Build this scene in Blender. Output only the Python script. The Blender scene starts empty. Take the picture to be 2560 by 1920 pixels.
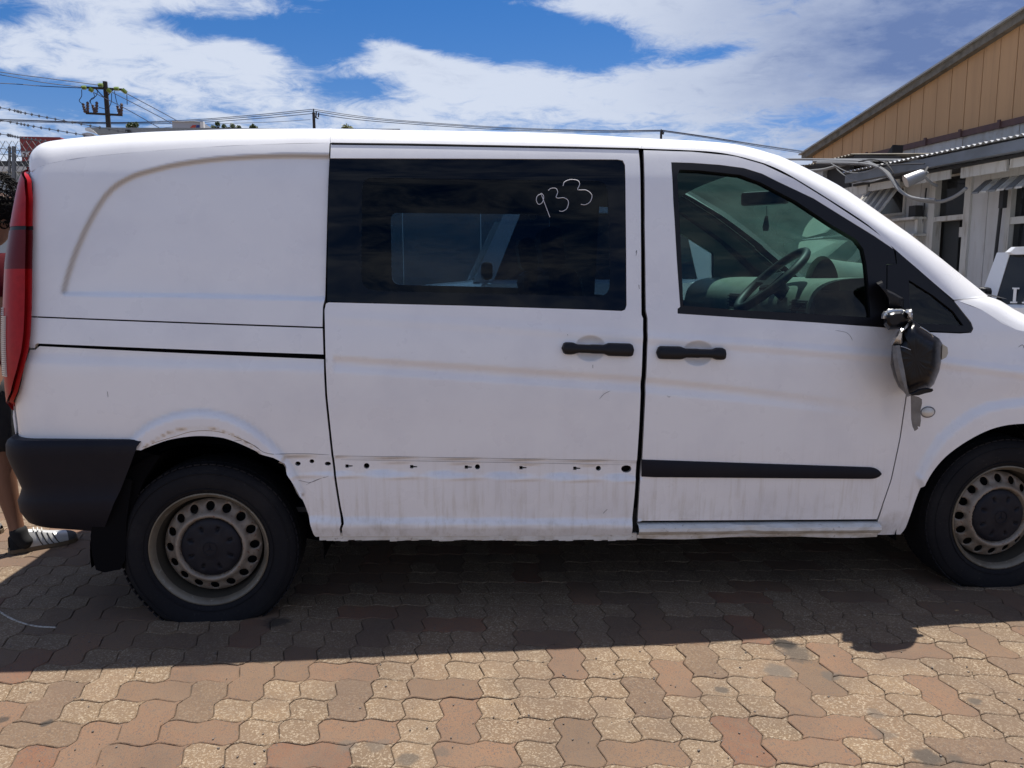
import bpy, bmesh, math, random
import numpy as np
from math import sin, cos, pi, radians, sqrt, atan2
from mathutils import Vector, Matrix
from mathutils.geometry import delaunay_2d_cdt
random.seed(7)
SC = bpy.context.scene
COL = SC.collection
# ------------------------------------------------------------------ camera
CP = np.array([0.90, -2.89, 1.335]); YAW = radians(5.0); PIT = radians(8.0); ROLL = radians(-0.25); FPX = 1950.0
cF = np.array([sin(YAW)*cos(PIT), cos(YAW)*cos(PIT), -sin(PIT)])
_R = np.array([cos(YAW), -sin(YAW), 0.0]); _U = np.cross(_R, cF)
cR = _R*cos(ROLL)+_U*sin(ROLL); cU = -_R*sin(ROLL)+_U*cos(ROLL)
cam = bpy.data.cameras.new('camera'); cam.sensor_width = 36; cam.lens = 36*FPX/2560; cam.clip_start = .05; cam.clip_end = 3000
co = bpy.data.objects.new('camera', cam); COL.objects.link(co)
M = Matrix(((cR[0], cU[0], -cF[0], CP[0]), (cR[1], cU[1], -cF[1], CP[1]), (cR[2], cU[2], -cF[2], CP[2]), (0, 0, 0, 1)))
co.matrix_world = M; SC.camera = co
# ------------------------------------------------------------------ light
SUN = Vector((.20, .277, 1)).normalized()
EL = math.asin(SUN.z); AZ = atan2(SUN.x, SUN.y)
W = bpy.data.worlds.new('World'); SC.world = W; W.use_nodes = True
def world():
    nt = W.node_tree; N = nt.nodes; L = nt.links; N.clear()
    def n(t, **k):
        a = N.new(t)
        for q, v in k.items(): setattr(a, q, v)
        return a
    def mth(op, a, b=None, clamp=False, c=None):
        m = n('ShaderNodeMath', operation=op, use_clamp=clamp)
        for i, v in enumerate((a, b, c)):
            if v is None: continue
            if isinstance(v, (int, float)): m.inputs[i].default_value = v
            else: L.new(v, m.inputs[i])
        return m.outputs[0]
    def sstep(v, a, b):
        m = n('ShaderNodeMapRange', interpolation_type='SMOOTHSTEP'); L.new(v, m.inputs[0])
        m.inputs[1].default_value = a; m.inputs[2].default_value = b; return m.outputs[0]
    def mixc(f, a, b):
        m = n('ShaderNodeMix', data_type='RGBA')
        if isinstance(f, float): m.inputs[0].default_value = f
        else: L.new(f, m.inputs[0])
        for i, v in ((6, a), (7, b)):
            if isinstance(v, tuple): m.inputs[i].default_value = (*v, 1)
            else: L.new(v, m.inputs[i])
        return m.outputs[2]
    sky = n('ShaderNodeTexSky', sky_type='NISHITA', sun_disc=False, sun_elevation=EL, sun_rotation=AZ)
    sky.air_density = 1.0; sky.dust_density = .3; sky.ozone_density = 3.0
    tc = n('ShaderNodeTexCoord'); d = tc.outputs['Generated']
    sp = n('ShaderNodeSeparateXYZ'); L.new(d, sp.inputs[0]); X, Y, Z = sp.outputs
    den = mth('ADD', mth('MAXIMUM', Z, 0.0), .16)
    cb = n('ShaderNodeCombineXYZ'); L.new(mth('DIVIDE', X, den), cb.inputs[0]); L.new(mth('DIVIDE', Y, den), cb.inputs[1])
    P = cb.outputs[0]
    def noise(scale, det, rough, off, dist=0.0, lac=2.0):
        mp = n('ShaderNodeMapping'); L.new(P, mp.inputs[0]); mp.inputs['Location'].default_value = off
        mp.inputs['Rotation'].default_value = (0, 0, .35); mp.inputs['Scale'].default_value = (1, 1.15, 1)
        t = n('ShaderNodeTexNoise'); L.new(mp.outputs[0], t.inputs['Vector'])
        t.inputs['Scale'].default_value = scale; t.inputs['Detail'].default_value = det; t.inputs['Roughness'].default_value = rough
        t.inputs['Distortion'].default_value = dist; t.inputs['Lacunarity'].default_value = lac; return t.outputs[0]
    # big banks of cloud, each a soft patch of the dome: (image direction px,py, radius x, y, weight)
    def blob(px, py, rx, ry, w, rot=0.0):
        dv = cF*FPX + cR*(px-1280) - cU*(py-960); dv = dv/np.linalg.norm(dv)
        az = atan2(dv[0], dv[1]); el = math.asin(dv[2])
        a = mth('SUBTRACT', mth('ARCTAN2', X, Y), az); e = mth('SUBTRACT', mth('ARCSINE', Z), el)
        a2 = mth('ADD', mth('MULTIPLY', a, cos(rot)), mth('MULTIPLY', e, sin(rot)))
        e2 = mth('SUBTRACT', mth('MULTIPLY', e, cos(rot)), mth('MULTIPLY', a, sin(rot)))
        q = mth('ADD', mth('POWER', mth('DIVIDE', a2, rx/FPX), 2.0), mth('POWER', mth('DIVIDE', e2, ry/FPX), 2.0))
        g = mth('EXPONENT', mth('MULTIPLY', q, -1.0)); return mth('MULTIPLY', g, w)
    base = mth('MULTIPLY', mth('SUBTRACT', noise(1.7, 12, .66, (3.1, 1.7, 0), .45), .5), 1.7)
    det = mth('MULTIPLY', mth('SUBTRACT', noise(7.5, 10, .68, (.3, 7.7, 2), .8), .5), 1.25)
    cov = mth('ADD', mth('ADD', base, det), .22)  # overall cloud cover raised to brighten the shaded van side
    for b in BLOBS: cov = mth('ADD', cov, blob(*b))
    hz = mth('MULTIPLY', mth('SUBTRACT', 1.0, sstep(Z, .0, .30)), .22)
    cov = mth('ADD', cov, hz)
    mask = sstep(cov, -.05, .62)
    # cloud colour: bright sunlit fringe, blue-grey thick middle
    thick = sstep(mth('ADD', cov, mth('MULTIPLY', mth('SUBTRACT', noise(3.2, 8, .6, (9, 2, 4)), .5), .9)), .75, 1.9)
    dk = mth('MULTIPLY', blob(2500, 60, 520, 260, 1.2), mth('ADD', mth('MULTIPLY', noise(2.6, 8, .62, (4, 6, 1)), 1.5), .12))
    thick = mth('ADD', mth('MULTIPLY', thick, .75), dk, clamp=True)
    cc = mixc(thick, CLOUD_B, CLOUD_D)
    hs = n('ShaderNodeHueSaturation'); hs.inputs['Saturation'].default_value = 1.42; hs.inputs['Value'].default_value = SKYV; L.new(sky.outputs[0], hs.inputs['Color'])
    tint = mixc(sstep(mth('ARCTAN2', X, Y), .3, .62), (1.05, .88, 1.03), (.90, .76, 1.0))
    mm = n('ShaderNodeMix', data_type='RGBA', blend_type='MULTIPLY'); mm.inputs[0].default_value = 1
    L.new(hs.outputs[0], mm.inputs[6]); L.new(tint, mm.inputs[7])
    m2 = mixc(mth('MULTIPLY', mask, .93), mm.outputs[2], cc)
    bg = n('ShaderNodeBackground'); bg.inputs[1].default_value = .12; L.new(m2, bg.inputs[0])
    o = n('ShaderNodeOutputWorld'); L.new(bg.outputs[0], o.inputs[0])
SKYV = .47
CLOUD_B = (3.45, 3.75, 4.35); CLOUD_D = (.74, 1.08, 2.1)
BLOBS = [(200, 110, 430, 85, .30), (620, 135, 110, 30, .40), (600, 12, 260, 25, .35), (850, 45, 60, 20, .25), (980, 125, 110, 30, .55, -.2), (1180, 215, 270, 55, .42, -.2), (1650, 235, 330, 60, .40), (1500, 12, 220, 25, .6), (1700, 60, 200, 40, .40),
         (1850, 160, 120, 60, .30), (350, 235, 450, 35, .15), (2480, 90, 460, 230, .6), (1330, 160, 60, 30, .25),
         (1080, 55, 270, 55, -1.0), (800, 100, 100, 50, -.8), (1420, 125, 200, 45, -.7), (560, 70, 160, 24, -.5), (90, 228, 200, 28, -.85), (890, 215, 110, 28, -.65), (1790, 132, 90, 20, -.6), (2060, 300, 190, 40, -.45), (1250, 80, 200, 40, -.3), (20, 25, 100, 28, -.4)]
world()
sl = bpy.data.lights.new('sun', 'SUN'); sl.energy = 4.6; sl.angle = radians(.53); sl.color = (1, .955, .88)
so = bpy.data.objects.new('sun', sl); COL.objects.link(so); so.location = (3, 4, 14)
so.rotation_euler = (-SUN).to_track_quat('-Z', 'Y').to_euler()
vs = SC.view_settings; vs.view_transform = 'Standard'; vs.look = 'None'; vs.exposure = 0.76; vs.gamma = 1.0; vs.use_curve_mapping = False
# ------------------------------------------------------------------ picture direction -> point helpers
def ray(px, py): return cF*FPX + cR*(px-1280) - cU*(py-960)
def onY(px, py, y): v = ray(px, py); return CP+v*((y-CP[1])/v[1])
GH = .03    # ground level in the van's own frame (the flat tyre lets the van sink)
def onZ(px, py, z=.03): v = ray(px, py); return CP+v*((z-CP[2])/v[2])
def onPl(px, py, p0, nrm):
    v = ray(px, py); nrm = np.array(nrm, float); return CP+v*(np.dot(np.array(p0)-CP, nrm)/np.dot(v, nrm))
def proj(P):
    v = np.array(P)-CP; z = v@cF; return 1280+FPX*(v@cR)/z, 960-FPX*(v@cU)/z
# ------------------------------------------------------------------ object helpers
def put(o, parent=None, label=None, cat=None, group=None, kind=None):
    if o.name not in COL.objects: COL.objects.link(o)
    if parent is not None: o.parent = parent
    if label: o['label'] = label
    if cat: o['category'] = cat
    if group: o['group'] = group
    if kind: o['kind'] = kind
    return o
def thing(name, label, cat, loc=(0, 0, 0), rz=0, group=None):
    o = bpy.data.objects.new(name, None); o.empty_display_size = .2; o.location = loc; o.rotation_euler = (0, 0, rz)
    return put(o, None, label, cat, group)
def mesh(name, v, f, m, parent=None, smooth=False, normals=None, **k):
    if parent is not None:
        iv = parent_world(parent).inverted(); v = [iv @ Vector(tuple(map(float, p))) for p in v]
        if normals is not None: i3 = iv.to_3x3(); normals = [i3 @ Vector(tuple(map(float, p))) for p in normals]
    me = bpy.data.meshes.new(name); me.from_pydata([tuple(map(float, a)) for a in v], [], [tuple(map(int, a)) for a in f])
    if m: me.materials.append(m)
    if smooth: me.polygons.foreach_set('use_smooth', [True]*len(me.polygons))
    me.update()
    if normals is not None: me.normals_split_custom_set_from_vertices([tuple(map(float, a)) for a in normals])
    o = bpy.data.objects.new(name, me)
    return put(o, parent, **k)
def parent_world(p):
    m = Matrix.Translation(p.location) @ p.rotation_euler.to_matrix().to_4x4()
    if p.parent is not None: m = parent_world(p.parent) @ m
    return m
class MB:
    def __init__(s): s.v = []; s.f = []
    def add(s, v, f): b = len(s.v); s.v += [tuple(a) for a in v]; s.f += [tuple(i+b for i in q) for q in f]; return s
    def box(s, c, size, rot=None, bev=0):
        hx, hy, hz = [a/2 for a in size]
        if bev:
            b = min(bev, hx*.9, hy*.9, hz*.9); bm = bmesh.new(); bmesh.ops.create_cube(bm, size=1)
            for q in bm.verts: q.co = Vector((q.co.x*2*hx, q.co.y*2*hy, q.co.z*2*hz))
            bmesh.ops.bevel(bm, geom=list(bm.edges), offset=b, segments=2, affect='EDGES', profile=.5)
            bm.verts.index_update(); v = [q.co.copy() for q in bm.verts]; f = [[q.index for q in fc.verts] for fc in bm.faces]; bm.free()
        else:
            v = [Vector((x, y, z)) for x in (-hx, hx) for y in (-hy, hy) for z in (-hz, hz)]
            f = [(0, 1, 3, 2), (4, 6, 7, 5), (0, 4, 5, 1), (2, 3, 7, 6), (0, 2, 6, 4), (1, 5, 7, 3)]
        if rot is not None: v = [rot @ a for a in v]
        return s.add([a+Vector(c) for a in v], f)
    def tube(s, pts, r, n=8, cap=True):
        pts = [Vector(p) for p in pts]; rr = r if isinstance(r, (list, tuple)) else [r]*len(pts); v = []; f = []
        up = None
        for i, p in enumerate(pts):
            t = (pts[min(i+1, len(pts)-1)]-pts[max(i-1, 0)]).normalized()
            if up is None: up = t.orthogonal().normalized()
            a = (up - t*up.dot(t)).normalized(); up = a; b = t.cross(a)
            for k in range(n): an = 2*pi*k/n; v.append(p+(a*cos(an)+b*sin(an))*rr[i])
        for i in range(len(pts)-1):
            for k in range(n): f.append((i*n+k, i*n+(k+1) % n, (i+1)*n+(k+1) % n, (i+1)*n+k))
        if cap: f.append(tuple(range(n-1, -1, -1))); f.append(tuple((len(pts)-1)*n+k for k in range(n)))
        return s.add(v, f)
    def prism(s, poly, off):   # poly: 3D points, off: extrusion vector
        off = Vector(off); n = len(poly); p = [Vector(a) for a in poly]
        return s.add(p+[a+off for a in p], [tuple(range(n)), tuple(range(2*n-1, n-1, -1))]+[((i+1) % n, i, n+i, n+(i+1) % n) for i in range(n)])
    def grid(s, rows, closed=False):   # rows of equal length points
        n = len(rows[0]); v = [p for r in rows for p in r]; f = []
        for i in range(len(rows)-1):
            for k in range(n if closed else n-1): f.append((i*n+k, i*n+(k+1) % n, (i+1)*n+(k+1) % n, (i+1)*n+k))
        return s.add(v, f)
    def build(s, name, m, parent=None, smooth=False, **k):
        me_o = mesh(name, s.v, s.f, m, parent, smooth, **k)
        bm = bmesh.new(); bm.from_mesh(me_o.data); bmesh.ops.recalc_face_normals(bm, faces=bm.faces)
        if smooth: 
            for e in bm.edges:
                if len(e.link_faces) == 2 and e.calc_face_angle(0) > radians(38): e.smooth = False
        bm.to_mesh(me_o.data); bm.free(); return me_o
# ------------------------------------------------------------------ materials
def M_(name, col, rough=.6, metal=0., coat=0., spec=.5, noise=None, bump=0., bscale=60., coords='pos', trans=0., rvar=0., blobs=None, dirt_shade=None):
    """noise = list of (scale xyz or float, detail, lo, hi, colour, strength)"""
    m = bpy.data.materials.new(name); m.use_nodes = True; nt = m.node_tree; N = nt.nodes; L = nt.links
    b = N['Principled BSDF']; b.inputs['Roughness'].default_value = rough; b.inputs['Metallic'].default_value = metal
    b.inputs['Coat Weight'].default_value = coat; b.inputs['Coat Roughness'].default_value = .04; b.inputs['Specular IOR Level'].default_value = spec
    if trans: b.inputs['Transmission Weight'].default_value = trans
    g = N.new('ShaderNodeNewGeometry'); tc = N.new('ShaderNodeTexCoord'); P = g.outputs['Position'] if coords == 'pos' else tc.outputs['Object']
    if col == 'object':
        oi = N.new('ShaderNodeObjectInfo'); cur = oi.outputs['Color']
    elif col == 'attr':
        oi = N.new('ShaderNodeAttribute'); oi.attribute_name = 'col'; cur = oi.outputs['Color']
    else:
        rgb = N.new('ShaderNodeRGB'); rgb.outputs[0].default_value = (*col, 1); cur = rgb.outputs[0]
    for it in (noise or []):
        sc_, det, lo, hi, c, st = it[:6]
        mp = N.new('ShaderNodeMapping'); L.new(P, mp.inputs[0])
        mp.inputs['Scale'].default_value = sc_ if isinstance(sc_, tuple) else (sc_,)*3
        t = N.new('ShaderNodeTexNoise'); L.new(mp.outputs[0], t.inputs[0]); t.inputs['Scale'].default_value = 1; t.inputs['Detail'].default_value = det; t.inputs['Roughness'].default_value = .6
        r = N.new('ShaderNodeMapRange'); L.new(t.outputs[0], r.inputs[0]); r.inputs[1].default_value = lo; r.inputs[2].default_value = hi; r.inputs[4].default_value = st
        f = r.outputs[0]
        if len(it) > 7:
            al = oi.outputs['Alpha']; inv = N.new('ShaderNodeMath'); inv.operation = 'SUBTRACT'; inv.inputs[0].default_value = 1; L.new(al, inv.inputs[1])
            mu = N.new('ShaderNodeMath'); mu.operation = 'MULTIPLY'; L.new(f, mu.inputs[0]); L.new(al if it[7] == 'a' else inv.outputs[0], mu.inputs[1]); f = mu.outputs[0]
        if len(it) > 6 and it[6]:   # (axis, a, b): limited to a span of that coordinate (dirt near the sill, soot line...)
            ax, a_, b_ = it[6]; s_ = N.new('ShaderNodeSeparateXYZ'); L.new(g.outputs['Position'], s_.inputs[0])
            q = N.new('ShaderNodeMapRange'); L.new(s_.outputs[ax], q.inputs[0]); q.inputs[1].default_value = a_; q.inputs[2].default_value = b_
            q.interpolation_type = 'SMOOTHSTEP'
            mu = N.new('ShaderNodeMath'); mu.operation = 'MULTIPLY'; L.new(f, mu.inputs[0]); L.new(q.outputs[0], mu.inputs[1]); f = mu.outputs[0]
        mx = N.new('ShaderNodeMix'); mx.data_type = 'RGBA'; L.new(f, mx.inputs[0]); L.new(cur, mx.inputs[6]); mx.inputs[7].default_value = (*c, 1); cur = mx.outputs[2]
    for (bx, by, br, bc, bs) in (blobs or []):   # stains at world places
        s_ = N.new('ShaderNodeVectorMath'); s_.operation = 'DISTANCE'
        nz = N.new('ShaderNodeTexNoise'); nz.inputs['Scale'].default_value = 25; L.new(P, nz.inputs[0])
        ad = N.new('ShaderNodeVectorMath'); ad.operation = 'MULTIPLY_ADD'; L.new(nz.outputs['Color'], ad.inputs[0]); ad.inputs[1].default_value = (br*1.2,)*3; L.new(P, ad.inputs[2])
        mu0 = N.new('ShaderNodeVectorMath'); mu0.operation = 'MULTIPLY'; mu0.inputs[1].default_value = (1, 1, 0); L.new(ad.outputs[0], mu0.inputs[0])
        L.new(mu0.outputs[0], s_.inputs[0]); s_.inputs[1].default_value = (bx+br*.6, by+br*.6, 0)
        q = N.new('ShaderNodeMapRange'); q.interpolation_type = 'SMOOTHSTEP'; L.new(s_.outputs['Value'], q.inputs[0]); q.inputs[1].default_value = br; q.inputs[2].default_value = br*.45; q.inputs[4].default_value = bs
        mx = N.new('ShaderNodeMix'); mx.data_type = 'RGBA'; L.new(q.outputs[0], mx.inputs[0]); L.new(cur, mx.inputs[6]); mx.inputs[7].default_value = (*bc, 1); cur = mx.outputs[2]
    if dirt_shade:
        da = N.new('ShaderNodeAttribute'); da.attribute_name = 'dirt_shade'; mx = N.new('ShaderNodeMix'); mx.data_type = 'RGBA'; L.new(da.outputs['Fac'], mx.inputs[0]); L.new(cur, mx.inputs[6]); mx.inputs[7].default_value = (*dirt_shade, 1); cur = mx.outputs[2]
    L.new(cur, b.inputs['Base Color'])
    if bump:
        t = N.new('ShaderNodeTexNoise'); L.new(P, t.inputs[0]); t.inputs['Scale'].default_value = bscale; t.inputs['Detail'].default_value = 6
        bp = N.new('ShaderNodeBump'); bp.inputs['Strength'].default_value = 1; bp.inputs['Distance'].default_value = bump; L.new(t.outputs[0], bp.inputs['Height']); L.new(bp.outputs[0], b.inputs['Normal'])
    if rvar:
        t = N.new('ShaderNodeTexNoise'); L.new(P, t.inputs[0]); t.inputs['Scale'].default_value = 9; t.inputs['Detail'].default_value = 5
        r = N.new('ShaderNodeMapRange'); L.new(t.outputs[0], r.inputs[0]); r.inputs[1].default_value = .3; r.inputs[2].default_value = .7
        r.inputs[3].default_value = max(0.02, rough-rvar); r.inputs[4].default_value = rough+rvar; L.new(r.outputs[0], b.inputs['Roughness'])
    return m
def glass(name, tint, refl=1.0, rough=.0, ior=1.5):
    m = bpy.data.materials.new(name); m.use_nodes = True; nt = m.node_tree; N = nt.nodes; L = nt.links; N.clear()
    t = N.new('ShaderNodeBsdfTransparent'); t.inputs[0].default_value = (*tint, 1)
    g = N.new('ShaderNodeBsdfGlossy'); g.inputs['Roughness'].default_value = rough; g.inputs[0].default_value = (refl, refl, refl, 1)
    fr = N.new('ShaderNodeFresnel'); fr.inputs[0].default_value = ior
    mx = N.new('ShaderNodeMixShader'); L.new(fr.outputs[0], mx.inputs[0]); L.new(t.outputs[0], mx.inputs[1]); L.new(g.outputs[0], mx.inputs[2])
    o = N.new('ShaderNodeOutputMaterial'); L.new(mx.outputs[0], o.inputs[0]); return m
DIRT = (.30, .25, .17)
paint = M_('white_paint', (.83, .83, .84), .30, coat=.4, rvar=.05, dirt_shade=(.19, .175, .15), noise=[
    ((55, 55, 1.6), 5, .50, .78, (.50, .46, .38), .55, (2, .75, .42)), ((9, 9, 9), 7, .52, .75, DIRT, .55, (2, .52, .30)),
    ((300, 300, 300), 2, .70, .74, (.2, .17, .12), .45, (2, .72, .55)), (3, 6, .45, .75, (.66, .66, .70), .5)])
paint_sill = M_('dirty_white_sill', (.66, .65, .62), .45, coat=.2, noise=[((14, 14, 30), 7, .42, .7, (.33, .27, .18), .85, (2, .38, .29)), (60, 4, .62, .7, (.16, .10, .06), .5)])
plast = M_('dark_blue_grey_plastic', (.0055, .006, .0125), .6, spec=.25, noise=[(6, 5, .45, .75, (.013, .0125, .017), .6)], bump=.0004, bscale=700)
black = M_('black_trim', (.006, .006, .008), .42, spec=.3, noise=[(8, 4, .5, .8, (.02, .02, .02), .5)])
handle_m = M_('black_handle_plastic', (.007, .007, .009), .45, spec=.3, bump=.0002, bscale=900)
rubber = M_('gap_rubber', (.004, .004, .005), .9, spec=.1)
tyre_m = M_('tyre_rubber', (.0085, .0085, .011), .85, spec=.25, noise=[(5, 6, .45, .75, (.026, .024, .024), .6), (90, 3, .64, .72, (.07, .065, .06), .3)], bump=.001, bscale=90)
rim_m = M_('dirty_silver_steel', (.26, .225, .185), .5, metal=.2, noise=[(11, 6, .42, .72, (.15, .11, .075), .8), (70, 5, .60, .68, (.16, .06, .03), .85), (30, 6, .62, .72, (.10, .06, .04), .6)])
lip_m = M_('worn_rim_lip', (.17, .15, .115), .42, metal=.3, noise=[(9, 6, .42, .7, (.08, .062, .042), .8), (60, 5, .6, .68, (.30, .28, .25), .6)])
barrel_m = M_('shaded_barrel', (.045, .038, .027), .7, noise=[(14, 5, .4, .7, (.03, .026, .02), .7)])  # dark olive barrel, its shadow put into the colour
cap_m = M_('grey_hub_cap', (.008, .0085, .014), .6, spec=.25, noise=[(14, 5, .4, .8, (.04, .036, .036), .5)])
under = M_('underbody_black', (.012, .011, .010), .9)
liner = M_('arch_liner', (.004, .004, .005), .95, spec=.05, bump=.003, bscale=40)
interior = M_('interior_grey', (.17, .18, .17), .6, noise=[(12, 4, .4, .7, (.11, .12, .11), .5)])
interior_d = M_('interior_dark', (.018, .02, .024), .55)
headl = M_('headliner', (.20, .21, .21), .9)
dash_m = M_('dash_grey', (.25, .28, .24), .38, noise=[(12, 4, .4, .7, (.15, .17, .15), .5)])
win_clear = glass('green_door_glass', (.36, .52, .51), .6)
win_shield = glass('windscreen_glass', (.66, .84, .78), .8, 0, 1.3)
def add_haze(m, col, f):
    nt = m.node_tree; N = nt.nodes; L = nt.links; mx = [n for n in N if n.type == 'MIX_SHADER'][0]; o = [n for n in N if n.type == 'OUTPUT_MATERIAL'][0]
    t = N.new('ShaderNodeBsdfTranslucent'); t.inputs[0].default_value = (*col, 1); d = N.new('ShaderNodeBsdfDiffuse'); d.inputs[0].default_value = (*col, 1)
    a = N.new('ShaderNodeMixShader'); a.inputs[0].default_value = .5; L.new(t.outputs[0], a.inputs[1]); L.new(d.outputs[0], a.inputs[2])
    nz = N.new('ShaderNodeTexNoise'); nz.inputs['Scale'].default_value = 3.5; nz.inputs['Detail'].default_value = 5; g = N.new('ShaderNodeNewGeometry'); L.new(g.outputs['Position'], nz.inputs[0])
    r = N.new('ShaderNodeMapRange'); L.new(nz.outputs[0], r.inputs[0]); r.inputs[1].default_value = .3; r.inputs[2].default_value = .7; r.inputs[3].default_value = f*.6; r.inputs[4].default_value = f*1.4
    b = N.new('ShaderNodeMixShader'); L.new(r.outputs[0], b.inputs[0]); L.new(mx.outputs[0], b.inputs[1]); L.new(a.outputs[0], b.inputs[2]); L.new(b.outputs[0], o.inputs[0])
add_haze(win_shield, (.42, .62, .54), .13)  # pale green haze mixed into the glass, imitating its reflection
win_far = glass('far_glass', (.55, .68, .66), .8)
win_tint = glass('privacy_glass', (.055, .10, .165), .42)
frit = M_('frit_black', (.003, .005, .009), .03, spec=.22)
red_l = M_('red_lens', (.36, .008, .010), .30, spec=.22, noise=[((40, 40, 40), 3, .4, .7, (.25, .004, .006), .6)])
red_d = M_('dark_red_lens', (.11, .007, .009), .3, spec=.22, noise=[((40, 40, 40), 3, .4, .7, (.10, .004, .006), .6)])
rev_l = M_('clear_ribbed_lens', (.55, .52, .50), .15, coat=.6)
chrome = M_('silver_tape', (.55, .55, .54), .28, metal=.85, bump=.004, bscale=28)
tape_g = M_('worn_grey_tape', (.20, .195, .19), .45, metal=.3, bump=.002, bscale=60, noise=[(20, 5, .4, .7, (.11, .105, .10), .8)])
chalk = M_('white_marker', (.62, .62, .66), .8)
tan_p = M_('cracked_plastic', (.45, .42, .34), .5)
lampgl = M_('indicator_lens', (.62, .60, .55), .15, coat=.7)
# ================================================================== THE VAN: side surface
_zs = np.array([.15, .25, .31, .36, .5, .65, .85, 1.0, 1.1, 1.17, 1.25, 1.4, 1.55, 1.7, 1.8, 1.86, 1.95])
_ys = np.array([.10, .055, .03, .018, .005, .0, .0, .006, .018, .031, .046, .070, .098, .131, .165, .195, .26])
_zf = np.linspace(.15, 1.95, 400); _yf = np.interp(_zf, _zs, _ys)
_k = np.hanning(25); _k /= _k.sum(); _yf = np.convolve(np.pad(_yf, 12, mode='reflect', reflect_type='odd'), _k, 'valid')
RC = .13     # rear corner radius
_XE = None
def Ybase(x, z):
    x = np.asarray(x, float); z = np.asarray(z, float)
    y = np.interp(z, _zf, _yf)
    y = y + .035*np.clip(x-1.9, 0, 9)**2*np.clip((z-1.1)/.7, 0, 1) + .10*np.clip(x-3.25, 0, 9)**2 + .05*np.clip(.3-x, 0, 9)**2
    xc = np.interp(z, _XE[0], _XE[1]) + RC if _XE is not None else np.full_like(z, -.52)
    d = np.clip((xc-x)/RC, 0, .9995)
    return y + RC*(1-np.sqrt(1-d*d))
def side(px, py):
    v = ray(px, py); t0 = (-.25-CP[1])/v[1]; t1 = (.5-CP[1])/v[1]
    t = np.linspace(t0, t1, 500); P = CP[None, :]+t[:, None]*v[None, :]
    g = P[:, 1]-Ybase(P[:, 0], P[:, 2]); i = np.argmax(g >= 0) if (g >= 0).any() else int(np.argmax(g))
    if i > 0 and g[i] >= 0: a = g[i-1]/(g[i-1]-g[i]); return P[i-1]*(1-a)+P[i]*a
    return P[i]
def S2(p):   # picture point (or world (x, z, 'w')) -> side-plane (x, z)
    if len(p) == 3: return (p[0], p[1])
    q = side(*p); return (q[0], q[2])
# rear outline of the body, per height
_re = [(71, 408), (70, 418), (55, 470), (39, 557), (25, 655), (20, 765), (19, 870), (23.5, 949), (31, 1023), (37, 1065), (40, 1099), (34, 1118), (36, 1150), (57, 1205), (63, 1231), (56, 1256), (64, 1290), (73, 1310)]
_pts = []
for q in _re:
    y0 = .13
    P = onY(*q, y0); P = onY(*q, float(np.interp(P[2], _zf, _yf))+RC*.53+.02); _pts.append((P[2], P[0]-.020))
_pts.sort(); _XE = (np.array([a for a, b in _pts]), np.array([b for a, b in _pts]))
zz = np.linspace(_XE[0][0], _XE[0][-1], 120); xx = np.interp(zz, *_XE); kk = np.hanning(7); kk /= kk.sum()
_XE = (zz, np.convolve(np.pad(xx, 3, mode='edge'), kk, 'valid'))
def resamp(pts, sp, closed=False):
    p = np.array(pts, float)
    if closed: p = np.vstack([p, p[:1]])
    out = []
    for a, b in zip(p[:-1], p[1:]):
        n = max(1, int(round(np.linalg.norm(b-a)/sp)))
        for i in range(n): out.append(a+(b-a)*i/n)
    if not closed: out.append(p[-1])
    return np.array(out)
def crom(pts, n=6):   # Catmull-Rom through the points, open
    p = np.array(pts, float); p = np.vstack([2*p[0]-p[1], p, 2*p[-1]-p[-2]]); o = []
    for i in range(1, len(p)-2):
        for k in range(n):
            t = k/n; a, b, c, d = p[i-1:i+3]
            o.append(.5*((2*b)+(-a+c)*t+(2*a-5*b+4*c-d)*t*t+(-a+3*b-3*c+d)*t**3))
    o.append(p[-2]); return np.array(o)
def rounded(pts, r, n=5):
    p = [np.array(q, float) for q in pts]; o = []
    for i in range(len(p)):
        a, b, c = p[i-1], p[i], p[(i+1) % len(p)]; ri = r[i] if isinstance(r, (list, tuple)) else r
        if ri <= 0: o.append(b); continue
        u = (a-b); v = (c-b); k = min(ri, np.linalg.norm(u)*.45, np.linalg.norm(v)*.45); u = u/np.linalg.norm(u)*k; v = v/np.linalg.norm(v)*k
        for t in np.linspace(0, 1, n): o.append((1-t)**2*(b+u)+2*t*(1-t)*b+t*t*(b+v))
    return np.array(o)
def pdist(x, z, line, closed=False):   # distance to polyline, and side sign by polygon test if closed
    L = np.array(line, float)
    if closed: L = np.vstack([L, L[:1]])
    a = L[:-1]; b = L[1:]; ab = b-a; P = np.stack([x.ravel(), z.ravel()], 1); best = np.full(len(P), 1e9)
    for i in range(len(a)):
        t = np.clip(((P-a[i])@ab[i])/max(1e-12, ab[i]@ab[i]), 0, 1); d = P-a[i]-t[:, None]*ab[i]
        best = np.minimum(best, np.einsum('ij,ij->i', d, d))
    return np.sqrt(best).reshape(x.shape)
def inpoly(x, z, poly):
    P = np.array(poly, float); n = len(P); r = np.zeros(x.shape, bool)
    for i in range(n):
        x1, z1 = P[i]; x2, z2 = P[(i+1) % n]
        if z1 == z2: continue
        c = ((z1 > z) != (z2 > z)) & (x < (x2-x1)*(z-z1)/(z2-z1)+x1); r ^= c
    return r
def sm(t): t = np.clip(t, 0, 1); return t*t*(3-2*t)
def fline(line, x): return np.interp(x, line[:, 0], line[:, 1])
X2 = lambda pts: np.array([S2(p) for p in pts])
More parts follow.
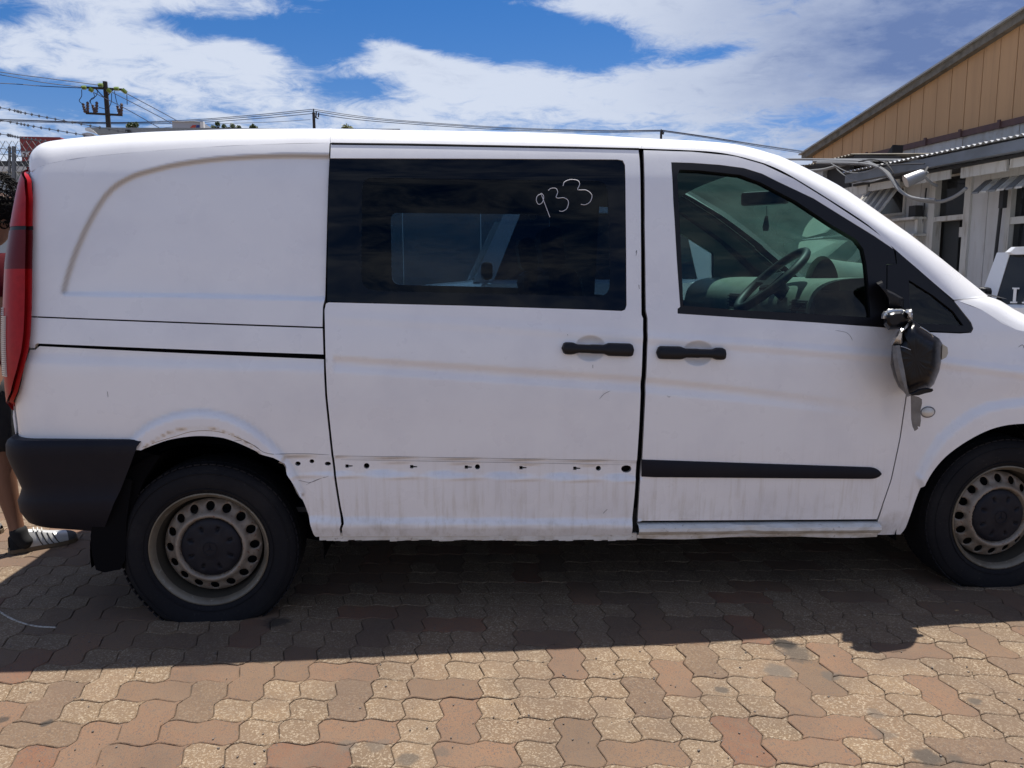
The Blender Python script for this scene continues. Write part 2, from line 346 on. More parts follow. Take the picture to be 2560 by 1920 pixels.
# feature lines, in side-plane metres
RECESS = X2(list(map(tuple, crom([(940, 385), (827, 387), (706, 386), (588, 391), (510, 398), (431, 410), (373, 424), (333, 436), (294, 456), (267, 479), (243, 510), (220, 550), (200, 592), (180, 640), (165, 685), (157, 714)], 4)))+[(154, 730), (158, 737), (169, 739), (314, 741), (588, 745), (808, 751), (940, 753)])
XQ = S2((824, 384))[0]
GROOVE = X2([(811, 889), (1100, 908), (1400, 929), (1603, 943), (1850, 968), (2121, 1002), (2260, 1018)])
SHOULD = X2([(813, 783), (1211, 806), (1603, 835), (1900, 857), (2207, 882), (2300, 892), (2560, 925)])
STRIP1 = X2([(640, 1138), (829, 1142), (1590, 1153)]); STRIP2 = X2([(640, 1179), (835, 1181), (1590, 1193)])
SILLR = X2([(600, 1300), (855, 1308), (1590, 1311)])
SLOTL = X2([(70, 866), (92, 864), (809, 894), (900, 898)])
RBAND = X2([(78, 912), (400, 922), (811, 932)])
ARCH1 = X2(list(map(tuple, crom([(300, 1128), (314, 1112), (333, 1088), (373, 1057), (431, 1033), (502, 1024), (569, 1035), (627, 1062), (667, 1092), (702, 1126), (735, 1170), (760, 1230)], 3))))
ARCH2 = X2([(2290, 1180), (2312, 1132), (2338, 1093), (2381, 1054), (2425, 1024), (2468, 1006), (2560, 992)]).tolist()+[(3.45, .80), (3.6, .68), (3.72, .5), (3.76, .3)]
ARCH2 = np.array(ARCH2)
HC = [S2((1476, 871)), S2((1745, 883))]
def Ffeat(x, z):
    d = np.zeros_like(x)
    # blank window recess
    m = (x < .9) & (z > 1.1)
    if m.any():
        q = pdist(x[m], z[m], RECESS[:], False); s = np.where(inpoly(x[m], z[m], RECESS), q, -q); w = sm((s+.004)/.019)
        w = np.where(x[m] > XQ, 0, w); low = np.interp(z[m], [1.2, 1.3], [0, 1]); w = np.where(low < .5, np.where(x[m] > XQ, 0, sm((s+.006)/.022)), w)
        d[m] += .017*w
    # long crease through doors
    zl = fline(GROOVE, x); t = zl-z; amp = np.interp(x, [.49, .50, 1.9, 2.6], [0, 1, 1, .05])
    m = (t > -.02) & (t < .12); d += np.where(m, amp*.0075*sm((t+.006)/.028)*(1-sm((t-.028)/.035)), 0)
    # shoulder ridge below the windows
    zl = fline(SHOULD, x); t = z-zl; amp = np.interp(x, [.4, .55, 1.6, 1.75, 2.8, 3.1], [0, .35, .5, 1, 1, 1.2])
    d -= amp*.0055*sm(1-np.abs(t+.012)/.03)*(np.abs(t+.012) < .03)
    # rear band under the rail
    t = z-fline(RBAND, x); m = (x < .4655) & (t > 0) & (z < fline(SLOTL, x)); d += np.where(m, .010*sm(t/.045), 0)
    # strip where the moulding is missing
    z1 = fline(STRIP1, x); z2 = fline(STRIP2, x); m = (x > .30) & (x < 1.66)
    d += np.where(m, .0055*sm((z1+.001-z)/.006)*sm((z-z2+.008)/.010), 0)
    d += np.where(m, -.003*sm(1-np.abs(z-z2+.016)/.008), 0)
    z3 = z1-.020; xr = np.interp(x, [.535, .548, 1.625, 1.64], [0, 1, 1, 0]); d += np.where(m, xr*.003*sm((z3-z)/.004)*sm((z-z2-.004)/.004), 0)
    # sill fold of the sliding door
    zl = fline(SILLR, x); t = zl-z; m = (x < 1.66) & (x > .35); d -= np.where(m, .016*sm((t+.028)/.03)*np.clip(1-(t-.012)/.06, 0, 1), 0)
    # handle cups
    for hx, hz in HC: d += .019*sm(np.clip(1-((x-hx)/.062)**2-((z-hz)/.050)**2, 0, 1)**.75)*(abs(x-hx) < .07)
    # wheel-arch flares
    m = (z < 1.0) & (x > -.6) & (x < .5)
    if m.any():
        q = pdist(x[m], z[m], ARCH1); r1 = np.hypot(x[m]-.0, z[m]-.30); ins = inpoly(x[m], z[m], np.vstack([ARCH1, [(.0, -.3)]])); s = np.where(ins, q, -q)
        d[m] -= .017*sm((s+.004)/.030)*np.clip((z[m]-.25)/.1, 0, 1) - .010*sm((s-.060)/.006)*(z[m] > .5)
    m = (x > 2.6)
    if m.any():
        q = pdist(x[m], z[m], ARCH2); ins = inpoly(x[m], z[m], np.vstack([ARCH2, [(3.2, -.5)]])); s = np.where(ins, q, -q)
        d[m] -= .020*sm((s+.004)/.040)
    # bulging fender top
    m = x > 2.75; d += np.where(m, -.012*sm((x-2.75)/.5)*sm(1-abs(z-.93)/.12), 0)
    return d
def Yside(x, z): return Ybase(x, z)+Ffeat(np.asarray(x, float), np.asarray(z, float))
def nrm(x, z):
    e = .0015; gx = (Yside(x+e, z)-Yside(x-e, z))/(2*e); gz = (Yside(x, z+e)-Yside(x, z-e))/(2*e)
    n = np.stack([gx, -np.ones_like(gx), gz], 1); return n/np.linalg.norm(n, axis=1)[:, None]
def cdt2(outline, holes, sp, extra=None):
    out = resamp(outline, sp, True); hs = [resamp(h, sp if len(h) < 5 else 9, True) if len(h) < 9 else np.array(h, float) for h in holes]
    lo = out.min(0); hi = out.max(0); nx = int((hi[0]-lo[0])/sp)+1; nz = int((hi[1]-lo[1])/(sp*.87))+1
    gx = []; 
    for j in range(nz+1):
        for i in range(nx+1): gx.append((lo[0]+(i+.5*(j % 2))*sp, lo[1]+j*sp*.87))
    g = np.array(gx); k = inpoly(g[:, 0], g[:, 1], out); g = g[k]
    k = pdist(g[:, 0], g[:, 1], out, True) > sp*.5; g = g[k]
    if extra is not None:
        for (hx, hz, rx, rz) in extra:
            g = g[np.hypot((g[:, 0]-hx)/rx, (g[:, 1]-hz)/rz) > 1.18]
            g = np.vstack([g]+[np.array([(hx+rx*q*cos(t), hz+rz*q*sin(t)) for t in np.linspace(0, 2*pi, max(6, int(44*q)), endpoint=False)]) for q in (.12, .3, .48, .62, .74, .84, .91, .96, 1.0, 1.03, 1.1)])
    for h in hs:
        k = ~inpoly(g[:, 0], g[:, 1], h); g = g[k]; g = g[pdist(g[:, 0], g[:, 1], h, True) > min(sp*.4, .004)]
    V = list(map(tuple, out)); E = [(i, (i+1) % len(out)) for i in range(len(out))]; loops = [list(range(len(out)))]
    for h in hs:
        b = len(V); V += list(map(tuple, h)); E += [(b+i, b+(i+1) % len(h)) for i in range(len(h))]; loops.append([b+i for i in range(len(h))])
    V += list(map(tuple, g))
    r = delaunay_2d_cdt([Vector(a) for a in V], E, [], 0, 1e-7); vv = np.array([tuple(a) for a in r[0]]); ff = np.array([f for f in r[2]])
    c = vv[ff].mean(1); k = inpoly(c[:, 0], c[:, 1], out)
    for h in hs: k &= ~inpoly(c[:, 0], c[:, 1], h)
    ff = ff[k]; inv = {}
    for i, o_ in enumerate(r[3]):
        for q in o_: inv[q] = i
    return vv, ff, [[inv[i] for i in l] for l in loops]
CY = .95
def panel(name, outline, m, parent, holes=(), sp=.013, depth=.016, dy=0., mirror=False, feat=True, flat=False, extra=None, **k):
    """a pressed panel lying on the side surface; edges turned inward"""
    vv, ff, loops = cdt2(outline, holes, sp, extra); x, z = vv[:, 0], vv[:, 1]
    YF = Yside if feat else Ybase
    y = YF(x, z)+dy; e = .0015
    gx = (YF(x+e, z)-YF(x-e, z))/(2*e); gz = (YF(x, z+e)-YF(x, z-e))/(2*e)
    n = np.stack([gx, -np.ones_like(gx), gz], 1); n /= np.linalg.norm(n, axis=1)[:, None]
    V = np.stack([x, y, z], 1).tolist(); Nn = n.tolist(); F = []
    a = vv[ff]; cr = (a[:, 1, 0]-a[:, 0, 0])*(a[:, 2, 1]-a[:, 0, 1])-(a[:, 1, 1]-a[:, 0, 1])*(a[:, 2, 0]-a[:, 0, 0])
    for f, c in zip(ff.tolist(), cr): F.append(f if c > 0 else f[::-1])
    for l in loops:
        b = len(V); nl = len(l)
        for q in (0, 1):
            for j, i in enumerate(l):
                p = np.array(V[i]); a_ = np.array(V[l[j-1]]); c_ = np.array(V[l[(j+1) % nl]]); t = c_-a_; t /= np.linalg.norm(t)+1e-9
                nn = np.array(Nn[i]); o_ = np.cross(t, nn)   # outward-ish in plane
                V.append((p-nn*depth*q-o_*.0*q).tolist()); Nn.append((o_ if l is loops[0] else o_).tolist())
        ar = sum(vv[l[j-1]][0]*vv[l[j]][1]-vv[l[j]][0]*vv[l[j-1]][1] for j in range(nl))
        for j in range(nl):
            A, B = b+j, b+(j+1) % nl
            q = (A, A+nl, B+nl, B) if (ar > 0) else (A, B, B+nl, A+nl)
            F.append(q)
        sgn = 1 if ar > 0 else -1
        for j in range(2*nl): Nn[b+j] = [sgn*c for c in Nn[b+j]]
    if mirror:
        V = [(p[0], 2*CY-p[1], p[2]) for p in V]; Nn = [(p[0], -p[1], p[2]) for p in Nn]; F = [f[::-1] for f in F]
    o = mesh(name, V, F, m, parent, True, Nn, **k)
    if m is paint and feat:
        d = np.zeros(len(V)); dz = d[:len(x)]  # edges darkened in the colour: dirt together with shade of recess and groove
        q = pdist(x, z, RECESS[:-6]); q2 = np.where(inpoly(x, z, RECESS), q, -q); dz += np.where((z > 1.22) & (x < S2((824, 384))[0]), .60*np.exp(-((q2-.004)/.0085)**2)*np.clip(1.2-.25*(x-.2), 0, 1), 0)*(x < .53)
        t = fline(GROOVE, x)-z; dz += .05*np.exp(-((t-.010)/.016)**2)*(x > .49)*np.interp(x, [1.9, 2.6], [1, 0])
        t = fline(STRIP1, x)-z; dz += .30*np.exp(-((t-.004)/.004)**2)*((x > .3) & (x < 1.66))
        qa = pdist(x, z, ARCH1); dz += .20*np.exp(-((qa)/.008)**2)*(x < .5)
        d[len(x):] = .55; at = o.data.attributes.new('dirt_shade', 'FLOAT', 'POINT'); at.data.foreach_set('value', d.astype(np.float32))
    return o
# ------------------------------------------------------------------ van parts
VAN = thing('delivery_van', 'white panel van with flat rear tyre, tinted window marked 933 and taped broken mirror', 'van', (1.2, .95, 0))
ARCHR = crom([(357, 1123), (392, 1109), (431, 1097), (490, 1089), (549, 1092), (588, 1103), (627, 1120), (651, 1132)], 4)
ARCHR2 = [(660, 1135), (686, 1142), (702, 1150), (713, 1158), (717, 1166), (717, 1176), (719, 1183)]
ARCHR3 = crom([(719, 1183), (737, 1211), (757, 1250), (772, 1289), (784, 1332), (790, 1341)], 4)
GAPR = [(809, 850), (811, 909), (815, 987), (823, 1066), (831, 1140), (839, 1203), (849, 1266), (857, 1307), (853, 1320), (855, 1339)]
# upper quarter panel incl. rail strip is split in two pieces
SEAM_PX = [(72, 424), (77, 430), (91, 421), (116, 411), (161, 401), (222, 392), (357, 379), (512, 368), (628, 362), (827, 357), (1035, 360), (1250, 363.5), (1446, 367), (1603, 371), (1765, 378), (1840, 389), (1910, 408), (1946, 423), (1985, 444), (2068, 495), (2170, 562), (2236, 622)]
LAMPB = [(70, 418), (78, 451), (81, 498), (80, 596), (78, 714), (76.5, 792), (74.5, 831), (70.6, 870), (59, 921), (45, 980), (34.5, 1023)]
qp = X2([(78, 790)]+[(77.5, 714), (79.5, 596), (80.5, 498), (78, 452), (73, 432)]+SEAM_PX[1:10]+[(824, 359), (822, 398), (819, 457), (813.5, 653), (811, 750), (807, 768), (806, 817)])
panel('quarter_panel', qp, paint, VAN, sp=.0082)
rail = X2([(76, 793.5), (806.5, 821), (808.5, 886), (92, 858.5), (88, 862), (84, 871), (71, 871.5), (74, 831)])
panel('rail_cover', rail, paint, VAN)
hole = lambda cx, cy, rx, ry, n=14, a0=0: np.array([S2((cx+rx*cos(2*pi*i/n+a0), cy+ry*sin(2*pi*i/n+a0))) for i in range(n)])
low = [(71, 875), (85, 875), (91, 870), (95, 866)]+[(809, 899), (811, 930)]+GAPR[2:]+[(790, 1341)]
low = X2([(71, 875), (85, 875), (91, 870), (95, 866), (808.5, 899), (809, 911), (812.5, 987), (820.5, 1066), (828.5, 1140), (836.5, 1203), (846.5, 1266), (854, 1307), (850, 1320), (852, 1339), (790, 1341)]
         + list(map(tuple, ARCHR3[::-1][1:-1])) + ARCHR2[::-1] + list(map(tuple, ARCHR[::-1])) + [(329, 1121), (306, 1116), (274, 1115), (118, 1106), (58, 1102), (41, 1098), (35, 1065), (32, 1040), (33, 1027), (46, 980), (60, 921)])
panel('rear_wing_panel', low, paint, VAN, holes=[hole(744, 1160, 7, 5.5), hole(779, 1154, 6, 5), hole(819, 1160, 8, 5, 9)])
# sliding door
slot = lambda cx, cy: np.array([S2((cx+a, cy+b)) for a, b in [(-9, -4), (-1, -4), (-1, -2), (9, -1.2), (9, 1.6), (-1, 2), (-1, 4.5), (-9, 4)]])
win_o = [(823.5, 397), (1544, 400), (1556, 403), (1561, 414), (1563, 535), (1565, 763), (1562, 772), (1554, 776), (1486, 773), (1172, 763), (817, 754)]
door = X2([(827, 361), (1596, 375), (1599, 400), (1602, 574), (1603.5, 786), (1607.5, 796), (1607, 850), (1602, 968), (1598, 1066), (1592, 1156), (1586, 1242), (1579, 1309), (1578, 1337), (858, 1340), (856, 1320), (861, 1306), (852, 1266), (842, 1203), (834, 1140), (826, 1066), (818, 987), (814.5, 909), (813, 850), (811.5, 775), (815, 758), (821, 755.5)])
# door skin with the glass opening cut at its rear edge as a notch
doorU = [p for p in door]
dpx = [(827, 361), (1596, 375), (1599, 400), (1602, 574), (1603.5, 786), (1607.5, 796), (1607, 850), (1602, 968), (1598, 1066), (1592, 1156), (1586, 1242), (1579, 1309), (1578, 1337), (858, 1340), (856, 1320), (861, 1306), (852, 1266), (842, 1203), (834, 1140), (826, 1066), (818, 987), (814.5, 909), (813, 850), (811.5, 775), (815, 759), (822, 756)]
notch = [(1172, 764.5), (1486, 774.5), (1554, 777.5), (1563, 774), (1566.5, 763), (1564.5, 535), (1562.5, 412), (1557, 401), (1544, 398.5), (1200, 396.5), (826, 395.5)]
holes = [slot(872, 1166), slot(1034, 1168), slot(1171, 1169), slot(1308, 1170.5), slot(1443, 1172), hole(916, 1166, 7.2, 7), hole(1194, 1168.5, 6.5, 6.5), hole(1497, 1172, 6.5, 6.3),
         hole(1567, 1173.5, 13, 9.5, 12, .2)]
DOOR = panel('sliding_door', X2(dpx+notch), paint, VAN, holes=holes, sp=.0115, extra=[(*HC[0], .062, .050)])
gl_in = rounded([(905, 444), (1519, 453), (1526, 742), (902, 726)], [28, 28, 34, 40])
gin = X2([tuple(p) for p in gl_in])
WF = panel('window_border', X2(win_o), frit, DOOR, holes=[gin], sp=.03, depth=.005, dy=.0035, feat=False)
panel('tinted_glass', gin, win_tint, DOOR, sp=.03, depth=.004, dy=.0042, feat=False, label='dark tinted sliding door glass')
# front door: white skin with window opening
fwin = [(1678, 406), (1750, 408), (1860, 420), (1947, 454), (2034, 495), (2121, 549), (2178, 586), (2236, 622)]
fd = [(1609, 375.5), (1730, 379.5), (1817, 388), (1842, 392), (1908, 411), (1984, 447), (2066, 497.5), (2167, 564), (2216, 600), (2233, 622), (2186, 590), (2121, 550), (2034, 496), (1947, 455), (1905, 434), (1860, 420), (1800, 412), (1730, 407), (1678, 405.5),
      (1683, 500), (1692, 650), (1700.5, 767), (1694, 772), (1694, 784), (1860, 795), (2034, 806), (2212, 819), (2281, 826), (2276, 900), (2264, 991), (2249, 1093), (2227, 1197), (2205, 1262), (2192, 1298), (1592, 1302),
      (1594, 1301), (1600, 1203), (1606, 1145), (1611, 1045), (1616, 937), (1619, 850), (1619, 795), (1615, 777), (1612, 560)]
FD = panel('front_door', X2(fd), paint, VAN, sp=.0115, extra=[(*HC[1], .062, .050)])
rub_o = [(1679.5, 407), (1730, 408.5), (1800, 413.5), (1860, 421.5), (1905, 435.5), (1947, 456.5), (2034, 497.5), (2121, 551.5), (2186, 592), (2234, 624), (2240, 660), (2216, 660), (2216, 817), (2034, 805), (1860, 794), (1696, 783), (1696, 773), (1702, 768), (1693, 650), (1684, 500)]
rub_i = [(1699, 424), (1750, 426), (1850, 437), (1901, 456), (1990, 503), (2080, 563), (2140, 598), (2158, 622), (2166, 660), (2172, 720), (2176, 794), (2034, 785), (1860, 776), (1708, 764), (1701, 600), (1693, 440)]
panel('window_surround', X2(rub_o), black, FD, holes=[X2(rub_i)], sp=.02, depth=.03, dy=-.001, feat=False)
panel('window_glass', X2([(1693, 418), (1750, 420), (1850, 431), (1905, 450), (1995, 498), (2085, 558), (2150, 596), (2172, 640), (2182, 800), (1705, 770), (1697, 600)]), win_clear, FD, sp=.03, depth=.004, dy=.014, feat=False, label='greenish clear driver window glass')
tri_o = [(2238, 626), (2294, 674), (2381, 752), (2425, 808), (2430, 821), (2426, 829), (2400, 831), (2312, 827), (2218, 818), (2218, 662), (2242, 660)]
tri_h = [(2271, 700), (2330, 737), (2382, 778), (2408, 814), (2275, 806)]
TR = panel('quarter_window_trim', X2(tri_o), black, VAN, holes=[X2(tri_h)], sp=.02, depth=.02, dy=-.0025, feat=False)
panel('quarter_glass', X2([(2266, 696), (2330, 732), (2388, 776), (2412, 818), (2270, 810)]), win_clear, TR, sp=.03, depth=.004, dy=.006, feat=False)
# front wing
ARCHF = crom([(2251, 1336), (2264, 1319), (2277, 1284), (2294, 1236), (2316, 1189), (2346, 1149), (2381, 1119), (2425, 1091), (2468, 1071), (2511, 1060), (2560, 1056)], 3)
wing = [(2194, 1337), (2194.5, 1303), (2208, 1262), (2230, 1197), (2252, 1093), (2267, 991), (2279, 900), (2284, 829.5), (2312, 830.5), (2400, 834), (2428, 832), (2433.5, 822), (2428, 806), (2386, 753), (2392, 752), (2455, 775), (2540, 824)]
wing += [(3.45, 1.05, 'w'), (3.65, .99, 'w'), (3.82, .90, 'w'), (3.94, .75, 'w'), (3.98, .55, 'w'), (3.98, .34, 'w'), (3.64, .30, 'w'), (3.63, .42, 'w'), (3.57, .56, 'w'), (3.47, .66, 'w')]
wing += list(map(tuple, ARCHF[::-1]))
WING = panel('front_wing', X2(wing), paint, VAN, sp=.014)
# sill under the front door
sill = MB()
a = [onY(1592, 1306, .03), onY(2192, 1302, .03)]
rows = []
for t in np.linspace(0, 1, 41):
    x = a[0][0]*(1-t)+a[1][0]*t; z = a[0][2]*(1-t)+a[1][2]*t; dent = .012*math.exp(-((t-.45)/.05)**2)
    rows.append([(x, .035, z-.002), (x, .004, z-.004-dent*.2), (x, -.008+dent, z-.014), (x, -.010+dent, z-.026), (x, .004+dent, z-.042), (x, .02, z-.048), (x, .022, z-.062-.006*sin(t*9)), (x, .03, z-.064), (x, .05, z-.03)])
sill.grid(rows); sill.build('sill', paint_sill, VAN, True)
pw = MB(); rng = random.Random(3)
pts = []
for i in range(46):
    t = i/45; P = onY(800+t*790, 1346+rng.uniform(-2, 2), .03); pts.append(P)
for A, B in zip(pts[:-1], pts[1:]): pw.box(((A+B)/2-np.array([0, 0, -.010])), (B[0]-A[0]+.002, .012+rng.uniform(0, .008), .03+rng.uniform(-.004, .004)))
pw.build('weld_seam', paint_sill, VAN)
# moulding on the front door
mp = []
for t in list(np.linspace(0, .955, 20))+[.955+.045*sin(a_) for a_ in np.linspace(.15, pi/2, 12)]:
    px = 1604+t*(2200-1604); top = 1148+t*(1168-1148)*1.0; bot = 1193.5+t*(1198-1193.5)
    e = max(0, (t-.955)/.045); c = (top+bot)/2; h = (bot-top)/2*sqrt(max(.001, 1-e*e)); mp.append((px, c-h, c+h))
mo = MB(); rows = []
for px, a_, b_ in mp:
    r = []
    for s_, o_ in ((0, .002), (.06, -.008), (.2, -.012), (.5, -.013), (.8, -.012), (.94, -.008), (1, .002)):
        x, z = S2((px, a_+(b_-a_)*s_)); r.append((x, float(Yside(np.array([x]), np.array([z]))[0])+o_, z))
    rows.append(r)
mo.grid(rows); mo.add(rows[0], [tuple(range(7))]); mo.build('side_moulding', plast, FD, True)
# door handles
def handle(parent, cx, cy, wl, wr, flip, tilt):
    hb = MB(); rows = []; L_ = wl+wr; n = 36
    for i in range(n+1):
        t = i/n; px = cx-wl+L_*t; e = abs(2*t-1)
        end = sqrt(max(0, 1-max(0, (e-.86)/.14)**2)); u = (t*L_-wl)/37.0   # position relative to the cup
        hh = 16.5 if abs(u) > 1.25 else 11.5+(5*sm(np.array((abs(u)-.85)/.4))); big = 1 if (u*flip) > 0 else .93
        hh = float(hh)*end*big; cyy = cy+tilt*(px-cx); r = []
        for s_ in range(9):
            an = pi*s_/8; q = -cos(an)*hh; x, z = S2((px, cyy+q)); r.append((x, float(Ybase(np.array([x]), np.array([z]))[0])-.004-.026*sin(an)**.6*max(end, .02), z))
        rows.append(r)
    hb.grid(rows); hb.build('handle', handle_m, parent, True)
handle(DOOR, 1476, 872, 73, 109-0, 1, .028)
handle(FD, 1745, 883, 106, 70, -1, .02)
# 933 in marker on the glass
def scribble(name, strokes, parent, mat, r=.0016, dy=-.001, labels=None, y=None):
    tb = MB()
    for st in strokes:
        c = crom(st, 5); P = []
        for q in c:
            if y is None: x, z = S2(tuple(q)); P.append((x, float(Ybase(np.array([x]), np.array([z]))[0])+dy, z))
            else: P.append(onY(q[0], q[1], y))
        tb.tube(P, r, 5)
    return tb.build(name, mat, parent, True, **({'label': labels} if labels else {}))
Z3 = lambda pts: [(780+.3918*a, 300+.3918*b) for a, b in pts]
scribble('marker_number', [Z3([(1465, 470), (1438, 485), (1432, 515), (1448, 538), (1472, 522), (1478, 485), (1462, 470), (1490, 545), (1518, 620)]),
    Z3([(1508, 450), (1525, 436), (1556, 436), (1568, 460), (1558, 490), (1570, 498), (1608, 496), (1636, 518), (1628, 562), (1600, 582), (1578, 580)]),
    Z3([(1602, 420), (1612, 395), (1650, 380), (1695, 386), (1708, 410), (1695, 442), (1712, 446), (1752, 448), (1786, 478), (1776, 520), (1745, 540), (1716, 538)])], DOOR, chalk, .0014, .0015, 'white handwritten 933')
# scratches, dents marks in paint as thin dark chips
def chips(name, marks, parent, mat, r=.0012):
    for st in marks:
        tb = MB(); P = []
        for q in (crom(st, 3) if len(st) > 2 else np.array(st, float)):
            x, z = S2(tuple(q)); P.append((x, float(Yside(np.array([x]), np.array([z]))[0])-.0002, z))
        tb.tube(P, [r*.4]+[r]*(len(P)-2)+[r*.3] if len(P) > 2 else r, 4); tb.build(name, mat, parent, True)
scr = M_('scratch_grey', (.16, .16, .17), .7); rust = M_('rust_line', (.30, .21, .12), .8)
chips('scratch', [[(1498, 998), (1510, 985), (1526, 977)], [(1482, 912), (1482, 920)], [(1508, 1283), (1518, 1273)], [(1589, 632), (1592, 626), (1590, 640)], [(1597, 712), (1598, 722)], [(1418, 836), (1420, 838)]], DOOR, scr, .0011)
chips('scratch', [[(268, 978), (269.5, 986), (270, 993)], [(745, 1200), (775, 1206), (800, 1197), (822, 1190)], [(765, 1212), (790, 1200), (812, 1192)]], VAN, scr, .0009)
chips('scratch', [[(2088, 826), (2112, 830), (2124, 838), (2132, 852)], [(1668, 989), (1672, 993), (1676, 990)]], FD, scr, .0009)
chips('scratch', [[(2545, 868), (2556, 862), (2560, 872)]], WING, scr, .0012)
chips('rust_edge', [[(360, 1116), (400, 1102), (440, 1090), (480, 1078), (530, 1076), (580, 1086), (625, 1104), (655, 1124)]], VAN, rust, .0011)
chips('crease_line', [[(585, 1101), (610, 1101), (640, 1112), (662, 1128), (700, 1134), (760, 1134), (824, 1137)]], VAN, scr, .0010)  # thin dark line along the pressed crease
chips('crease_line', [[(833, 1139.5), (1100, 1143.5), (1593, 1152)], [(852, 1150), (1200, 1156), (1580, 1163)]], DOOR, scr, .0007)  # thin dark lines along both strip creases
# rear bumper (with corner) and mud flap
bl = []
zb = [(1100, 0), (1107, -.012), (1118, -.016), (1140, -.012), (1167, -.004), (1205, .002), (1231, .006), (1250, -.002), (1262, -.006), (1290, .0), (1325, .012), (1350, .03)]
bump = MB(); rows = []
for py, dy_ in zb:
    z = onY(150, py, 0)[2]; xe = float(np.interp(z, *_XE)); yb = float(np.interp(z, _zf, _yf)); 
    pxr = {1100: 356, 1107: 352}.get(py, 352-(py-1107)*.42); xr = onY(pxr, py, yb)[0]; r = []
    for i in range(14): r.append((xr+(xe+RC-xr)*i/13, yb+dy_, z+(-.006*(1-i/13) if py < 1110 else 0)))
    for i in range(1, 12): an = pi/2*i/11; r.append((xe+RC-(RC-dy_)*sin(an), yb+RC-(RC-dy_)*cos(an), z))
    for i in range(1, 9): r.append((xe+dy_-.03*sin(pi*i/16), yb+RC+(CY-yb-RC)*i/8, z))
    lift = .035 if py == 1350 else .012 if py == 1325 else 0
    r = [(p[0], p[1], p[2]+lift*max(0, min(1, (-.28-p[0])/.32))) for p in r]
    rows.append(r+[(p[0], 2*CY-p[1], p[2]) for p in r[::-1][1:]])
rows.append([(p[0]*.9+.0, .95+(p[1]-.95)*.85, p[2]) for p in rows[-1]])
rows.insert(0, [(-.2+(p[0]+.2)*.9, .95+(p[1]-.95)*.93, p[2]) for p in rows[0]])
bump.grid(rows); bump.build('rear_bumper', plast, VAN, True)
mf = MB(); mf.prism([onY(px, py, .03) for px, py in [(262, 1180), (240, 1260), (226, 1340), (230, 1390), (240, 1425), (262, 1431), (300, 1424), (313, 1400), (316, 1300), (330, 1200)]], (0, .016, 0)); mf.build('mud_flap', rubber, VAN)
mf = MB(); mf.prism([onY(px, py, .05) for px, py in [(345, 1126), (300, 1185), (270, 1250), (248, 1330), (245, 1400), (300, 1400), (320, 1300), (360, 1200), (400, 1140)]], (0, .3, 0)); mf.build('arch_lip', liner, VAN)
# tail lamp wrapping round the corner
lz = np.array([side(*p) for p in LAMPB]); zt, zbm = lz[0][2]+.0, lz[-1][2]
def lamp_part(name, z0, z1, m, a0=0., a1=1., out=.004, parent=VAN, n=26, **k):
    g = MB(); rows = []
    for z in np.linspace(z0, z1, n):
        xr = np.interp(-z, -lz[:, 2], lz[:, 0]); xe = float(np.interp(z, *_XE)); yb = float(np.interp(z, _zf, _yf)); xc = xe+RC
        b0 = math.asin(min(1, max(0, (xc-xr)/RC))); w = min(1, (zt-z)/.25+.12)*min(1, (z-zbm)/.12+.12); end = pi/2
        r = []
        if a0 == 0 and xr > xc:
            for i in range(3): r.append((xr+(xc-xr)*i/3, yb-out, z))
        elif a0 == 0:
            r += [(xc-(RC+out)*sin(b0), yb+RC-(RC+out)*cos(b0), z)]*3
        for i in range(11):
            an = b0+(end-b0)*(a0+(a1-a0)*i/10); ro = RC+out; r.append((xc-ro*sin(an), yb+RC-ro*cos(an), z))
        if a1 >= 1:
            for i in (1, 2, 3): r.append((xe-out, yb+RC+.03*i*w, z))
        rows.append(r)
    g.grid(rows); r0 = rows
    g.grid([[(p[0]+(.0 if j < 3 else .015), p[1]+.02, p[2]) for j, p in enumerate(r)] for r in rows])
    return g.build(name, m, parent, True, **k)
zs_ = lambda py: side(40, py)[2] if False else onY(50, py, .06)[2]
TL = lamp_part('tail_light', zt-.004, zs_(563), red_l, label='tall red rear lamp cluster')
lamp_part('lamp_seam', zs_(563), zs_(573), black, parent=TL, out=.002)
lamp_part('lens', zs_(573), zs_(672), red_d, parent=TL, label='dark red lens section with marker loop')
lamp_part('lens', zs_(672), zbm+.004, red_l, parent=TL)
gk = MB(); gk.tube([(p[0]-.002, float(Ybase(p[0]-.002, p[2]))-.0035, p[2]) for p in crom([tuple(a) for a in lz], 4)], .0045, 5); gk.build('gasket', black, TL, True)
rg = MB(); 
for i in range(34):
    z = zs_(772+i*5.0); xe = float(np.interp(z, *_XE)); yb = float(np.interp(z, _zf, _yf)); xc = xe+RC; P = []
    for an in np.linspace(radians(38 if i > 3 else 48), radians(90), 6): P.append((xc-(RC+.006)*sin(an), yb+RC-(RC+.006)*cos(an), z))
    rg.tube(P, .0035, 5)
rg.build('reversing_lens', rev_l, TL, True)
scribble('marker_loop', [[(35, 592), (44, 590), (56, 594), (66, 608), (68, 630), (58, 655), (48, 675), (34, 694)]], TL, chalk, .0013, -.008)
# rear doors (behind, seen only from the side)
rd = MB(); rows = []
for z in np.linspace(_XE[0][0]+.02, zt+.02, 24):
    xe = float(np.interp(z, *_XE)); yb = float(np.interp(z, _zf, _yf))
    r = [(xe+.004-.0*i, yb+RC*.98+(2*CY-2*(yb+RC*.98))*i/12, z) for i in range(13)]
    r = [(p[0]-.035*(1-((i-6)/6)**2), p[1], p[2]) for i, p in enumerate(r)]; rows.append(r)
rd.grid(rows); rd.build('rear_door', paint, VAN, True)
